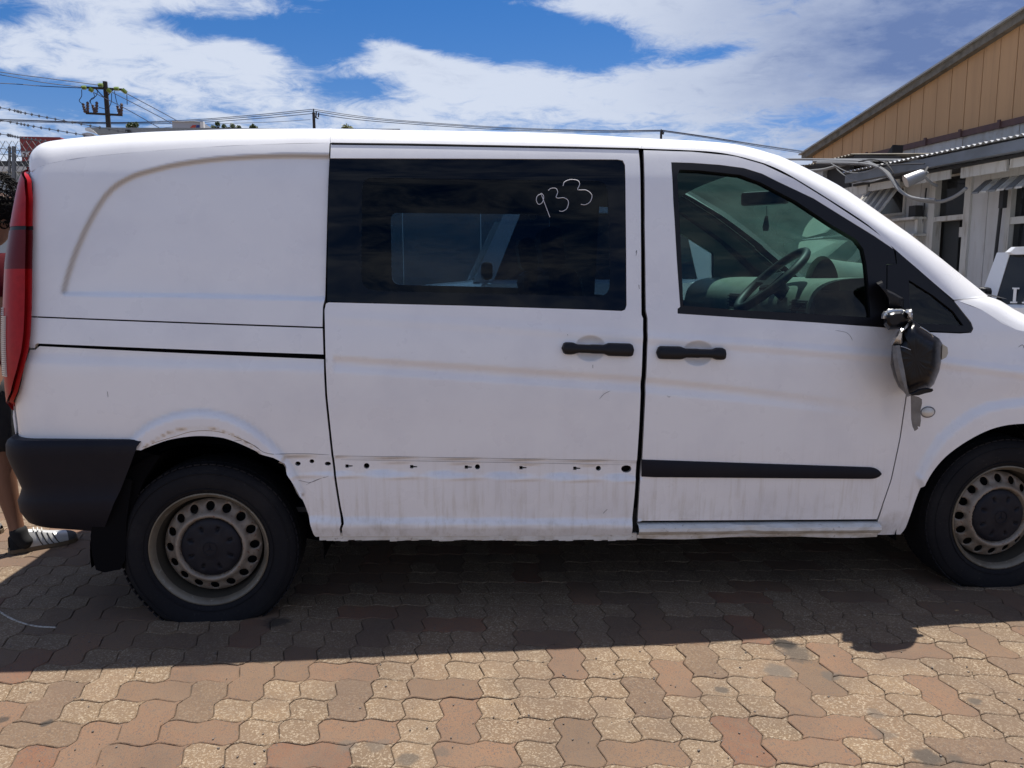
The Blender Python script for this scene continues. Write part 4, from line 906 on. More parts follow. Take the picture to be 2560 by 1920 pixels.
def pvm(name, col):
    m = M_(name, col, .88, noise=[((150, 150, 150), 2, .53, .60, (.37, .30, .215), .75, None, 'a'), ((210, 210, 210), 2, .55, .62, (.13, .09, .06), .6, None, 'a'), ((230, 120, 120), 2, .575, .62, (.075, .062, .055), .85, None, 'n'), ((260, 260, 260), 2, .60, .66, (.05, .038, .03), .7),
        (26, 6, .40, .72, (.15, .10, .062), .45), (7, 6, .42, .72, (.14, .092, .06), .55), (2.2, 5, .46, .72, (.075, .052, .038), .55)], bump=.0022, bscale=230, blobs=STAINS)
    return m
pv_o = pvm('paver_concrete', 'object'); pv_a = pvm('paver_concrete_far', 'attr')
PU = .115; e1 = Vector((cos(radians(4.6)), -sin(radians(4.6)), 0)); e2 = Vector((sin(radians(4.6)), cos(radians(4.6)), 0))
O_ = Vector(tuple(onZ(1511, 1915)))
def wave(u, v): return (.085*sin(2*pi*v)-.016*sin(6*pi*v), .072*sin(2*pi*u)-.012*sin(6*pi*u))
def paver_mesh(w, h, var):
    m = 5; U_ = []
    per = [(i/m, 0) for i in range(w*m)]+[(w, i/m) for i in range(h*m)]+[(w-i/m, h) for i in range(w*m)]+[(0, h-i/m) for i in range(h*m)]
    cx, cy = w/2, h/2; rg2 = random.Random(var*7+w); V = []; n = len(per)
    def ins(k, d):
        a = Vector(wp(per[k-1])); b = Vector(wp(per[(k+1) % n])); t = (b-a).normalized(); return Vector((-t.y, t.x))*d
    def wp(p): d = wave(*p); return (p[0]+d[0], p[1]+d[1])
    for d, z in ((.007, -.014), (.011, -.0022), (.034, 0.0)):
        for k in range(n):
            p = Vector(wp(per[k])); q = p+ins(k, d); V.append(((q.x-cx)*PU+rg2.uniform(-.0006, .0006), (q.y-cy)*PU+rg2.uniform(-.0006, .0006), z+(rg2.uniform(-.0006, .0003) if z == 0 else 0)))
    F = [(r*n+k, r*n+(k+1) % n, (r+1)*n+(k+1) % n, (r+1)*n+k) for r in (0, 1) for k in range(n)]
    # split top across the middle dummy joint
    if w == h: F.append(tuple(2*n+k for k in range(n))); i0 = None
    elif w > h: i0, i1 = w*m//2, w*m+h*m+w*m//2
    else: i0, i1 = w*m+h*m//2, w*m+h*m+w*m+h*m//2
    top = [2*n+k for k in range(n)]
    if i0 is not None: F.append(tuple(top[i0:i1+1])); F.append(tuple(top[i1:]+top[:i0+1]))
    me = bpy.data.meshes.new('paver'); me.from_pydata(V, [], F); me.update()
    return me, V, F
PM = {(o_, v): paver_mesh(*{'h': (2, 1), 'v': (1, 2), 's': (1, 1)}[o_], v) for o_ in 'hvs' for v in range(3)}
for k, (me, V, F) in PM.items(): me.materials.append(pv_o)
CR = [(.385, .290, .180), (.40, .31, .20), (.355, .265, .165), (.335, .25, .155)]; PK = [(.36, .235, .150), (.345, .225, .145), (.325, .225, .145), (.31, .22, .14)]; RD = [(.35, .195, .120), (.33, .18, .11)]; BR = [(.27, .195, .125), (.25, .18, .12)]
cells = []
for i in range(-46, 48):
    for j in range(-26, 58):
        k = (i-j) % 4
        if k == 0: w, h, o_ = 2, 1, 'h'
        elif k == 3: w, h, o_ = 1, 2, 'v'
        else: continue
        c = O_+e1*((i+w/2)*PU)+e2*((j+h/2)*PU)
        if not (-3.6 < c.x < 5.8 and -2.4 < c.y < 5.5): continue
        rg2 = random.Random(i*131+j*17+5); n_ = sin(c.x*1.9+1)*cos(c.y*2.3+.5)+.5*sin(c.x*4.1-c.y*3.3); r = rg2.random()+n_*.13
        L_, al = (CR, 1) if r < .50 else (PK, 0) if r < .74 else (BR, .3) if r < .84 else (RD, 0) if r < .93 else (CR, 1)
        b_ = rg2.choice(L_); k_ = rg2.uniform(.92, 1.07)
        if al == 1 and rg2.random() < .8:
            for q in (0, 1):
                cc_ = O_+e1*((i+.5+(q if o_ == 'h' else 0))*PU)+e2*((j+.5+(q if o_ == 'v' else 0))*PU); kk_ = k_*rg2.uniform(.95, 1.05)
                cells.append((cc_, 's', i*2+q, j, tuple(x*kk_*.43*t_ for x, t_ in zip(b_, (1.06, .93, .84)))+(al,)))
        else: cells.append((c, o_, i*2, j, tuple(x*k_*.43*t_ for x, t_ in zip(b_, (1.08, .92, .82)))+(al,)))
vis = []
for t in cells:
    px, py = proj(t[0]); 
    if -60 < px < 2620 and 1180 < py < 1990: vis.append((((t[0].x-CP[0])**2+(t[0].y-CP[1])**2), t))
vis.sort(key=lambda q: q[0]); sel = {(t[2], t[3]) for _, t in vis[:299]}
V = []; F = []; Cc = []
for c, o_, i, j, col_ in cells:
    rg2 = random.Random(i*131+j*17+9); v = rg2.randrange(3); rz = -radians(4.6); tl = (rg2.uniform(-.006, .006), rg2.uniform(-.006, .006)); dz = rg2.uniform(-.0018, .0012)
    Mx = Matrix.Translation((c.x, c.y, GH+dz)) @ Matrix.Rotation(rz, 4, 'Z') @ Matrix.Rotation(tl[0], 4, 'X') @ Matrix.Rotation(tl[1], 4, 'Y')
    me, vv, ff = PM[(o_, v)]
    if (i, j) in sel:
        o = bpy.data.objects.new('paver', me); o.matrix_basis = Mx; o.color = col_; put(o, PAVE)
    else:
        b = len(V); V += [Mx @ Vector(p) for p in vv]; F += [tuple(q+b for q in f) for f in ff]; Cc += [col_]*len(vv)
o = mesh('paver_field', V, F, pv_a, PAVE, kind='stuff'); at = o.data.color_attributes.new('col', 'FLOAT_COLOR', 'POINT')
at.data.foreach_set('color', [x for c in Cc for x in c])
ck = MB(); P = [Vector(tuple(onZ(a, b, GH+.0012))) for a, b in crom([(-30, 1512), (0, 1530), (40, 1552), (87, 1565), (140, 1569)], 5)]
ck.tube(P, .0035, 4); ck.build('chalk_line', M_('chalk', (.5, .47, .42), .9, noise=[(60, 4, .45, .6, (.2, .16, .12), .9)]), PAVE)
pb = MB(); rg2 = random.Random(11)
for k in range(170):
    P = onZ(rg2.uniform(0, 2560), rg2.uniform(1450, 1919)); s_ = rg2.uniform(.0012, .0035); pb.box((P[0], P[1], GH+s_*.5), (s_*2, s_*1.5, s_), Matrix.Rotation(rg2.uniform(0, 3), 3, 'Z'))
o = pb.build('grit', M_('grit', (.12, .10, .085), .9)); o['kind'] = 'stuff'; o['label'] = 'small dark grit scattered over the pavers'; o['category'] = 'grit'
# ================================================================== BACKGROUND, right: sheds
tinw = M_('painted_white_wall', (.50, .50, .50), .75, noise=[((6, 6, .7), 6, .45, .75, (.30, .28, .24), .55), ((30, 30, 4), 5, .56, .75, (.22, .17, .12), .55), (1.3, 5, .4, .7, (.58, .58, .58), .6)])
tinc = M_('corrugated_grey_sheet', (.42, .43, .43), .55, metal=.2, noise=[((4, 4, .6), 6, .45, .75, (.26, .24, .21), .6), (12, 5, .55, .75, (.25, .16, .10), .5)])
orange = M_('orange_sheet', (.56, .33, .165), .72, noise=[((5, 5, .35), 6, .42, .75, (.38, .22, .11), .6), ((12, 12, .5), 5, .58, .75, (.22, .14, .08), .35), (.7, 4, .4, .7, (.50, .30, .145), .5)])
joint = M_('dark_joint', (.16, .10, .06), .9)
purple = M_('rusty_purple_flashing', (.10, .055, .055), .7, noise=[(7, 5, .4, .7, (.15, .08, .06), .7)])
gut_m = M_('grey_gutter', (.17, .19, .22), .5, noise=[(3, 5, .4, .7, (.10, .11, .12), .7)])
timber = M_('old_white_timber', (.52, .51, .48), .7, noise=[((20, 20, 3), 5, .5, .72, (.27, .23, .18), .8)])
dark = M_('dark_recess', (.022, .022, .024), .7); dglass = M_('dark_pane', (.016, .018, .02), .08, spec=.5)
fas_m = M_('weathered_bargeboard', (.20, .18, .15), .85, noise=[(9, 6, .4, .7, (.09, .08, .06), .8)])
conduit = M_('grey_conduit', (.20, .205, .21), .5, noise=[(15, 4, .5, .7, (.2, .19, .18), .6)])
P0 = np.array([6.8, 5.8, 0.]); NN = np.array([1., .105, 0.]); NN /= np.linalg.norm(NN); UU = np.array([-NN[1], NN[0], 0.])
def WU(px, py, off=0.):   # picture point on the shed wall plane (off = metres towards the yard) -> (u, z)
    p = onPl(px, py, P0-NN*off, NN); return float(np.dot(p-P0, UU)), float(p[2])
def WP(u, z, off=0.): p = P0+UU*u-NN*off; return (p[0], p[1], z)
def wpoly(mb, uz, off0, off1): # extruded polygon on the wall plane
    a = [WP(u, z, off0) for u, z in uz]; b = [WP(u, z, off1) for u, z in uz]; n = len(a)
    mb.add(a+b, [tuple(range(n)), tuple(range(2*n-1, n-1, -1))]+[((i+1) % n, i, n+i, n+(i+1) % n) for i in range(n)]); return mb
def wrect(mb, u0, u1, z0, z1, off0, off1): return wpoly(mb, [(u0, z0), (u1, z0), (u1, z1), (u0, z1)], off0, off1)
SH = thing('workshop_shed', 'long low white shed with dark doorway, small windows and corrugated roof edge', 'shed', tuple(P0))
uR = lambda px, py=500, off=0.: WU(px, py, off)[0]
zD = WU(2380, 551)[1]; zT0 = WU(2380, 543)[1]; zT1 = WU(2380, 440)[1]; GZ = WU(2340, 404, .45)[1]
ua, ub = uR(2421, 500), uR(2338, 500)       # doorway (near edge, far edge)
w1a, w1b = uR(2264, 514), uR(2184, 514); zw0, zw1 = WU(2220, 541)[1], WU(2220, 470)[1]
uk = [uR(2560)-7.5, uR(2560)-5.2, uR(2560)-3.2, uR(2560)-1.5]
w2a, w2b = uR(2560)-1.3, uR(2519, 520)
zz0, zz1 = WU(2540, 640)[1], WU(2540, 452)[1]; zzm = WU(2540, 551)[1]
TOPZ = GZ+.05
def wallpiece(u0, u1, z0, z1, m=tinw): b = MB(); wrect(b, u0, u1-.008, z0, z1, 0, -.06); return b.build('wall_panel', m, SH)
for i in range(3): wallpiece(uk[i], uk[i+1], -.03, TOPZ)
wallpiece(uk[3], w2a, -.03, TOPZ); wallpiece(w2a, w2b, -.03, zz0); wallpiece(w2a, w2b, zz1, TOPZ)
um = (w2b+ua)/2; wallpiece(w2b, um, -.03, TOPZ); wallpiece(um, ua-.04, -.03, TOPZ)
wallpiece(ua, ub, zT1+.05, TOPZ)
wallpiece(ub+.05, ub+.05+(w1a-ub-.05)*.45, -.03, TOPZ); wallpiece(ub+.05+(w1a-ub-.05)*.45, w1a, -.03, TOPZ)
wallpiece(w1a, w1b, -.03, zw0); wallpiece(w1a, w1b, zw1, TOPZ)
u = w1b
for i in range(6): wallpiece(u, u+.95, -.03, TOPZ, tinc if i in (1, 3) else tinw); u += .955
UF = u
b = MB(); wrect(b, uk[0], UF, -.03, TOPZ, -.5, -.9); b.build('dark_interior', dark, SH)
b = MB(); wrect(b, uk[0], UF, -.03, -.01, -.06, -.5); b.build('threshold', tinc, SH)
# doorway frame, transom pane, dark door, notice
FR = MB()
for a_, c_ in ((ua-.06, ua+.03), (ub-.03, ub+.07)): wrect(FR, a_, c_, -.02, zT1+.06, .03, -.08)
DFm = FR.build('door_frame', timber, SH)
FR = MB(); wrect(FR, ua+.03, ub-.03, zD-.0, zT0+.02, .025, -.08); FR.build('frame_rail', timber, DFm)
FR = MB(); wrect(FR, ua+.03, ub-.03, zT1, zT1+.07, .025, -.08); FR.build('frame_rail', timber, DFm)
b = MB(); wrect(b, ua+.03, ub-.03, zT0+.02, zT1, -.05, -.055); b.build('transom_pane', dglass, DFm)
b = MB(); wrect(b, ub-.28, ub-.03, 0, zD, -.12, -.16); b.build('door', M_('dark_green_door', (.03, .034, .036), .6), SH)
b = MB(); na = WU(2400, 572); nb = WU(2409, 592); wrect(b, ua+.035, ua+.13, nb[1], na[1]+.02, -.02, -.024); b.build('notice', timber, SH)
def window(ua_, ub_, z0, z1, zm, bars=0, frame=timber, th=.035):
    b = MB(); wrect(b, ua_+.02, ub_-.02, z0, z1, -.04, -.045); W_ = b.build('window', dglass, SH)
    for q in ((ua_, ua_+th, z0, z1), (ub_-th, ub_, z0, z1), (ua_+th, ub_-th, z0, z0+th), (ua_+th, ub_-th, z1-th, z1)):
        f = MB(); wrect(f, *q, .02, -.06); f.build('frame', frame, W_)
    if zm: f = MB(); wrect(f, ua_+th, ub_-th, zm-th*.6, zm+th*.6, .025, -.038); f.build('frame', frame, W_)
    return W_
window(w1a, w1b, zw0, zw1, None, th=.03); window(w2a, w2b, zz0, zz1, zzm, th=.06)
# small ledge box under the left window
for (x0_, y0_, x1_, y1_, nm) in ((2248, 548, 2298, 543, 'ledge'), (2262, 590, 2298, 584, 'ledge')):
    a_, c_ = WU(x1_, y0_, .12), WU(x0_, y0_, .12); b = MB(); wrect(b, a_[0], c_[0]+.35, a_[1], a_[1]+.03, .20, 0); b.build(nm, timber, SH)
a_ = WU(2292, 541, .12); b = MB(); wrect(b, a_[0]-.02, a_[0]+.10, a_[1]+.0, a_[1]+.13, .16, .06); b.build('meter_box', dark, SH)
a_ = WU(2295, 600, .1); b = MB(); wrect(b, a_[0], a_[0]+.05, .0, WU(2295, 545, .1)[1], .12, .04); b.build('ledge_post', timber, SH)
# awnings
def awning(ua_, ub_, z, drop, out, slats, name='awning'):
    b = MB(); wrect(b, ua_, ub_, z, z+.10, .16, 0); A_ = b.build(name, timber, SH)
    for k in range(slats):
        u0 = ua_+(ub_-ua_)*k/slats; u1 = ua_+(ub_-ua_)*(k+.8)/slats; m = MB()
        m.add([WP(u0, z, .14), WP(u1, z, .14), WP(u1, z-drop, out), WP(u0, z-drop, out), WP(u0, z-.02, .14), WP(u1, z-.02, .14), WP(u1, z-drop-.02, out), WP(u0, z-drop-.02, out)], [(0, 1, 2, 3), (7, 6, 5, 4), (0, 3, 7, 4), (1, 5, 6, 2), (2, 6, 7, 3), (0, 4, 5, 1)])
        m.build('slat', timber if k % 2 == 0 else conduit, A_)
awning(w1a-.05, w1b+.0, zw1-.02, .36, .42, 9); 
a_ = WU(2500, 436, .2); awning(w2a-.1, w2b+.2, a_[1]-.03, .13, .30, 16)
# gutter, eaves and corrugated edge
g0 = uR(2125, 439, .45); g1 = uk[0]
b = MB(); wpoly(b, [(g1, GZ-.06), (g0, GZ-.06), (g0, GZ+.045), (g1, GZ+.045)], .52, .40); b.build('gutter', gut_m, SH)
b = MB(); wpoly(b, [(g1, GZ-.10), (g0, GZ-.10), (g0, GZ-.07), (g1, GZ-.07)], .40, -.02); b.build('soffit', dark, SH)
rg3 = random.Random(4); u = g1+.3
while u < g0-.2:
    l = rg3.uniform(.4, 1.1); b = MB(); wrect(b, u, u+l, GZ-.17-rg3.uniform(0, .05), GZ-.095, .36, .33+rg3.uniform(0, .02)); b.build('fascia_board', timber if rg3.random() < .7 else fas_m, SH); u += l+rg3.uniform(.0, .25)
def corr(name, parent, u0, u1, z0, o0, z1, o1, m, pitch=.076, amp=.011, thick=.004, ext=None):
    n = int(abs(u1-u0)/pitch*6); rows = []
    for (z, o_) in ((z0, o0), (z1, o1)): rows.append([WP(u0+(u1-u0)*i/n, z+amp*sin(2*pi*i/6), o_) for i in range(n+1)])
    lo = [[(p[0], p[1], p[2]-thick) for p in r] for r in rows]; q = MB(); q.grid(rows); q.grid(lo); q.grid([rows[0], lo[0]]); return q.build(name, m, parent, True)
corr('roof_sheet', SH, g1, g0, GZ+.075, .56, GZ+.16, -2.9, M_('zinc_roof', (.46, .47, .48), .4, metal=.4, noise=[(6, 5, .4, .7, (.3, .28, .26), .6)]))
# orange gabled warehouse behind
OFF = -3.0
WH = thing('warehouse', 'tall warehouse with orange sheet gable and weathered sloping bargeboard behind the shed', 'warehouse', tuple(P0-NN*OFF))
tz = lambda u_: float(np.interp(u_, [T2[0], T1[0]], [T2[1], T1[1]])) + 0
T1 = WU(2185, 388, OFF); T2 = WU(2560, 300, OFF); G1 = WU(2032, 388, OFF); G2 = WU(2560, 55, OFF)
gs = (G2[1]-G1[1])/(G2[0]-G1[0]); ts = (T2[1]-T1[1])/(T2[0]-T1[0])
GL = lambda u_: G1[1]+gs*(u_-G1[0]); TLn = lambda u_: T1[1]+ts*(u_-T1[0])
pw_ = abs(WU(1960+.4823*1180, .4823*620, OFF)[0]-WU(1960+.4823*1090, .4823*650, OFF)[0]); u = WU(1960+.4823*1180, .4823*620, OFF)[0]-pw_*9
uend = G1[0]
while u < uend:
    u2 = min(u+pw_-.014, uend); lo0 = TLn(u); lo1 = TLn(u2)
    if GL(u) > lo0+.02:
        b = MB(); wpoly(b, [(u, lo0-.6), (u2, lo1-.6), (u2, max(lo1-.59, GL(u2))), (u, GL(u))], OFF+random.uniform(0, .006), OFF-.05); b.build('wall_sheet', orange, WH)
    u += pw_
b = MB(); ul = T2[0]-9.0; wpoly(b, [(ul, 0), (uend, 0), (uend, GL(uend)-.02), (ul, GL(ul)-.02)], OFF-.06, OFF-.3); b.build('backing_wall', joint, WH)
b = MB(); wpoly(b, [(ul, GL(ul)-.02), (uend+.25, GL(uend+.25)-.02), (uend+.25, GL(uend+.25)+.10), (ul, GL(ul)+.10)], OFF+.12, OFF-.4); b.build('bargeboard', fas_m, WH)
b = MB(); wpoly(b, [(ul, GL(ul)+.10), (uend+.3, GL(uend+.3)+.10), (uend+.3, GL(uend+.3)+.13), (ul, GL(ul)+.13)], OFF+.17, OFF-6); b.build('roof', tinc, WH)
b = MB(); wpoly(b, [(ul, TLn(ul)-.05), (T1[0]+.1, TLn(T1[0]+.1)-.05), (T1[0]+.1, TLn(T1[0]+.1)+.045), (ul, TLn(ul)+.045)], OFF+.07, OFF+.008); b.build('flashing', purple, WH)
for k in range(7): 
    uu = T2[0]+.35+k*.8; b = MB(); wrect(b, uu, uu+.05, TLn(uu)-.06, TLn(uu)+.07, OFF+.10, OFF+.072); b.build('bracket', purple, WH)
uu = ul; k = 0
while uu < T1[0]+.5:
    z1_ = TLn(uu+.4)-.05; m_ = tinc if k % 3 else tinw; n = 24; rows = []
    for z in (GZ+.2, z1_): rows.append([WP(uu+1.12*i/n, (z if z < z1_ else TLn(uu+1.12*i/n)-.05), OFF+.03+.008*sin(2*pi*i/4)) for i in range(n+1)])
    q = MB(); q.grid(rows); q.build('lower_sheet', m_, WH, True); uu += 1.13; k += 1
# dark lower lean-to at the far end with conduits
LT = thing('lean_to', 'dark rusty lean-to roof at the far end of the shed, under a run of cables', 'lean-to', tuple(WP(UF, 0, 0)))
za = WU(2080, 394, .2); zb_ = WU(1900, 390, .2)
b = MB(); wpoly(b, [(uR(2135, 420, .2), za[1]-.10), (uR(1880, 420, .2), za[1]-.10), (uR(1880, 420, .2), za[1]-.04), (uR(2135, 420, .2), za[1]-.04)], .2, -.5); b.build('roof_edge', dark, LT)
corr('roof_sheet', LT, uR(2135, 420, .2), uR(1880, 420, .2), za[1]-.03, .25, za[1]+.02, -1.4, fas_m)
b = MB(); wpoly(b, [(uR(2180, 388, -2.0), za[1]+.02), (uR(2230, 388, -2.), za[1]+.02), (uR(2230, 388, -2.), za[1]+.5)], -2.0, -2.2); b.build('flashing_piece', dark, LT)
b = MB(); wrect(b, uR(2072, 450), uR(2012, 450), 0, za[1]-.12, .10, .0); b.build('wall_sheet', tinc, LT)
b = MB(); wrect(b, uR(2130, 450), uR(2074, 450), 0, za[1]-.12, .04, -.02); b.build('wall_sheet', dark, LT)
def cable(name, label, strokes, r, m, off=.6, cat='cable', group=None, n=6):
    P_ = []
    for p in crom(strokes, 6): u_, z_ = WU(p[0], p[1], off); P_.append(WP(u_, z_, off))
    b = MB(); b.tube(P_, r, n); o = b.build(name, m, None, True); put(o, None); o['label'] = label; o['category'] = cat
    if group: o['group'] = group
    return o
Z4 = lambda pts: [(1600+.434*a, 300+.434*b) for a, b in pts]
blk = M_('black_cable', (.02, .02, .022), .6)
cable('conduit', 'long straight grey conduit running level under the warehouse flashing', Z4([(830, 226), (1100, 228), (1400, 230), (1640, 232)]), .016, conduit, .5, 'conduit')
cable('conduit', 'thick grey conduit looping down from the bundle towards the doorway transom', Z4([(1000, 238), (1250, 236), (1340, 255), (1420, 300), (1470, 360), (1510, 415), (1570, 450), (1640, 468), (1730, 470), (1790, 452), (1840, 424), (1880, 392)]), .019, conduit, .6, 'conduit')
cable('conduit', 'second grey conduit looping just above the thick one beside the floodlight', Z4([(1020, 246), (1270, 250), (1380, 275), (1440, 330), (1490, 400), (1550, 440), (1620, 455), (1700, 460)]), .018, conduit, .66, 'conduit')
cable('conduit', 'curved grey conduit rising from the van roofline behind the A-pillar', Z4([(960, 295), (1060, 285), (1150, 262), (1250, 246), (1330, 244)]), .020, conduit, .55, 'conduit')
cable('cable', 'thin sagging cable hanging below the gutter end', Z4([(1130, 280), (1180, 320), (1250, 350), (1330, 355), (1420, 330)]), .007, conduit, .6)
cable('cable', 'black cable crossing above the conduit bundle', Z4([(1260, 240), (1330, 228), (1400, 240), (1440, 275), (1460, 310)]), .009, blk, .7)
cable('cable', 'black cable running level through the conduit bundle', Z4([(900, 262), (1100, 258), (1300, 262), (1500, 256), (1640, 252)]), .008, blk, .6)
cable('cable', 'thin grey cable drooping from the gutter over the conduit', Z4([(1100, 250), (1200, 300), (1290, 300), (1380, 268)]), .006, conduit, .72)
b = MB(); b.tube([WP(*WU(2516, 420, .1), .1), WP(*WU(2502, 520, .1), .1), WP(*WU(2487, 655, .1), .1)], .017, 8); b.build('downpipe', dark, SH, True)
b = MB(); c = WP(*WU(2508, 498, .16), .16); b.box(c, (.05, .06, .18)); b.build('pipe_bracket', dark, SH)
b = MB(); b.tube([WP(*WU(2316, 470, .05), .05), WP(*WU(2296, 640, .05), .05)], .010, 6); b.build('wire_run', blk, SH, True)
# floodlight
FLp = Vector(WP(*WU(2287, 444, .85), .85)); FL = thing('floodlight', 'round metal floodlight on a bent arm under the shed gutter', 'floodlight', tuple(FLp))
dirv = Vector((-.85, .22, -.38)).normalized(); b = MB(); b.tube([FLp-dirv*.10, FLp-dirv*.07, FLp+dirv*.095, FLp+dirv*.10], [.042, .058, .068, .070], 18, False)
b.tube([FLp+dirv*.10, FLp+dirv*.095, FLp-dirv*.02], [.070, .062, .04], 18, True); b.build('lamp_hood', M_('aluminium', (.42, .42, .42), .4, metal=.7), FL, True)
b = MB(); b.tube([FLp-dirv*.14, FLp+Vector((.10, .0, .02)), FLp+Vector((.22, .03, -.06)), FLp+Vector((.3, .06, -.08))], .016, 8); b.build('lamp_arm', conduit, FL, True)
b = MB(); b.tube([FLp-dirv*.1, FLp+Vector((.2, .1, .12))], .014, 6); b.build('bracket', dark, FL)
# ================================================================== vehicles
wtp = M_('white_car_paint', (.74, .75, .76), .3, coat=.5); cgl = M_('car_dark_glass', (.012, .014, .016), .04)
def smoothbox(mb, prof, y0, y1, inset=.05, rings=3):
    """side profile (x,z) extruded across the width with rounded shoulders"""
    P_ = np.array(prof); c = P_.mean(0); rows = []
    ys_ = [(y0, .93), (y0+inset*.4, .975), (y0+inset, 1), (y1-inset, 1), (y1-inset*.4, .975), (y1, .93)]
    for y, s_ in ys_: q = c+(P_-c)*s_; rows.append([(a, y, b) for a, b in q])
    n = len(P_); mb.grid(rows, True); mb.add(rows[0], [tuple(range(n-1, -1, -1))]); mb.add(rows[-1], [tuple(range(n))])
def car(name, label, cat, loc, rz, Lh, belt, roofz, ax, bx, tx, width=1.7, rearx=None, nose=None, wheelr=.31, text=None, pw=.075):
    """x forward. ax: foot of windscreen pillar, bx: its top, tx: back end of the roof; nose/rearx: ends"""
    T = thing(name, label, cat, loc, rz); mt = parent_world(T)
    def lo(mb): mb.v = [mt @ Vector(p) for p in mb.v]; return mb
    hw = width/2; body = MB()
    smoothbox(body, [(rearx, .32), (rearx-.03, .6), (rearx, belt-.05), (rearx+.06, belt), (ax, belt), (ax+.05, belt-.02), (nose-.25, belt-.10), (nose-.02, belt-.25), (nose, .5), (nose-.05, .3), (ax+.3, .24), (rearx+.4, .24)], -hw, hw, .08)
    lo(body).build('body', wtp, T, True)
    r_ = MB(); smoothbox(r_, [(tx, roofz-.05), (tx+.03, roofz-.01), ((tx+bx)/2, roofz), (bx-.04, roofz-.01), (bx, roofz-.05), (bx-.03, roofz-.07), (tx+.04, roofz-.07)], -hw+.12, hw-.12, .06); lo(r_).build('roof', wtp, T, True)
    for sg in (-1, 1):
        for (x0, x1, w) in ((ax, bx, pw), (tx+(-.10), tx+.02, .08), ((tx+bx)/2-.1, (tx+bx)/2-.1, .05)):
            p = MB(); yb, yt = sg*(hw-.04), sg*(hw-.15)
            p.add([(x0-w, yb, belt-.02), (x0+w, yb, belt-.02), (x1+w*.8, yt, roofz-.05), (x1-w*.8, yt, roofz-.05)]+[(x0-w, yb-sg*.06, belt-.02), (x0+w, yb-sg*.06, belt-.02), (x1+w*.8, yt-sg*.06, roofz-.05), (x1-w*.8, yt-sg*.06, roofz-.05)],
                  [(0, 1, 2, 3), (7, 6, 5, 4), (0, 4, 5, 1), (1, 5, 6, 2), (2, 6, 7, 3), (3, 7, 4, 0)]); lo(p).build('pillar', wtp, T)
        xm = (tx+bx)/2-.1
        for x0b, x0t, x1b, x1t in ((tx-.10+.08, tx+.08, xm-.05, xm-.05), (xm+.05, xm+.05, ax-pw, bx-pw*.8)):
            p = MB(); yb, yt = sg*(hw-.055), sg*(hw-.16)
            v = [(x0b, yb, belt), (x1b, yb, belt), (x1t, yt, roofz-.065), (x0t, yt, roofz-.065)]; p.add(v+[(a, b-sg*.006, c) for a, b, c in v], [(0, 1, 2, 3), (7, 6, 5, 4), (0, 4, 5, 1), (1, 5, 6, 2), (2, 6, 7, 3), (3, 7, 4, 0)])
            lo(p).build('window', cgl, T)
        for x_ in (rearx+.75, nose-.75):
            p = MB(); p.tube([(x_, sg*(hw-.19), wheelr), (x_, sg*(hw-.0), wheelr)], wheelr, 28); Wl = lo(p).build('wheel', tyre_m, T, True)
            p = MB(); p.tube([(x_, sg*(hw-.02), wheelr), (x_, sg*(hw+.012), wheelr)], [wheelr*.62, wheelr*.55], 20); lo(p).build('rim', rim_m, Wl, True)
        p = MB(); p.box((ax-.02, sg*(hw+.09), belt+.06), (.08, .16, .13), None, .03); p.box((ax-.02, sg*(hw+.0), belt+.02), (.04, .06, .04)); lo(p).build('wing_mirror', black, T)
        p = MB(); p.box((rearx-.012, sg*(hw-.12), belt-.22), (.03, .12, .26), None, .01); lo(p).build('tail_light', red_l, T)
        p = MB(); p.box((nose-.01, sg*(hw-.22), belt-.32), (.06, .26, .13), None, .02); lo(p).build('headlight', lampgl, T)
    for x0, x1, nm in ((ax+.03, bx+.01, 'windscreen'), (tx-.12, tx+.0, 'rear_window')):
        p = MB(); v = [(x0, -(hw-.10), belt), (x0, hw-.10, belt), (x1, hw-.2, roofz-.06), (x1, -(hw-.2), roofz-.06)]; e = -.006 if nm == 'windscreen' else .006
        p.add(v+[(a+e, b, c) for a, b, c in v], [(0, 1, 2, 3), (7, 6, 5, 4), (0, 4, 5, 1), (1, 5, 6, 2), (2, 6, 7, 3), (3, 7, 4, 0)]); lo(p).build(nm, cgl, T)
    return T, mt
hx = Vector((-.60, .80)); base_ = Vector((5.03, 2.76))
rz_ = atan2(hx.y, hx.x)
hwU = .84; axU = 0.55; off_ = Vector((-hx.y, hx.x))*hwU   # left side faces the viewer
oU = base_-hx*axU-off_
UT, mtU = car('utility_vehicle', 'white utility vehicle parked beyond the van bonnet with lettering in its window', 'ute', (oU.x, oU.y, 0), rz_, 0, 1.10, 1.535, .56, .50, -1.0, pw=.056, width=1.68, rearx=-2.6, nose=1.75)
# lettering on the dark side glass
def glyph(T, mt, boxes, m, name='letter'):
    for bxs in boxes:
        p = MB()
        for (a, b, w_, h_) in bxs: p.box((a, hwU-.052-(b-1.10)*.245+.008, b), (w_, .004, h_))
        p.v = [mt @ Vector(q) for q in p.v]; p.build(name, m, T)
I_ = [(.375, 1.162, .020, .105), (.375, 1.214, .046, .012), (.375, 1.110, .046, .012)]
P_g = [(.300, 1.162, .020, .105), (.288, 1.214, .060, .012), (.300, 1.110, .040, .012), (.258, 1.190, .014, .05), (.276, 1.163, .05, .012)]
glyph(UT, mtU, [I_, P_g], M_('white_vinyl', (.8, .8, .8), .5))
# light vehicle beyond the van, seen only through its windows
car('parked_car', 'white car parked on the far side of the van, glimpsed through its tinted window', 'car', (1.62, 3.75, 0), pi, 0, 1.30, 1.86, .42, .18, -1.2, width=1.65, rearx=-1.40, nose=1.6)
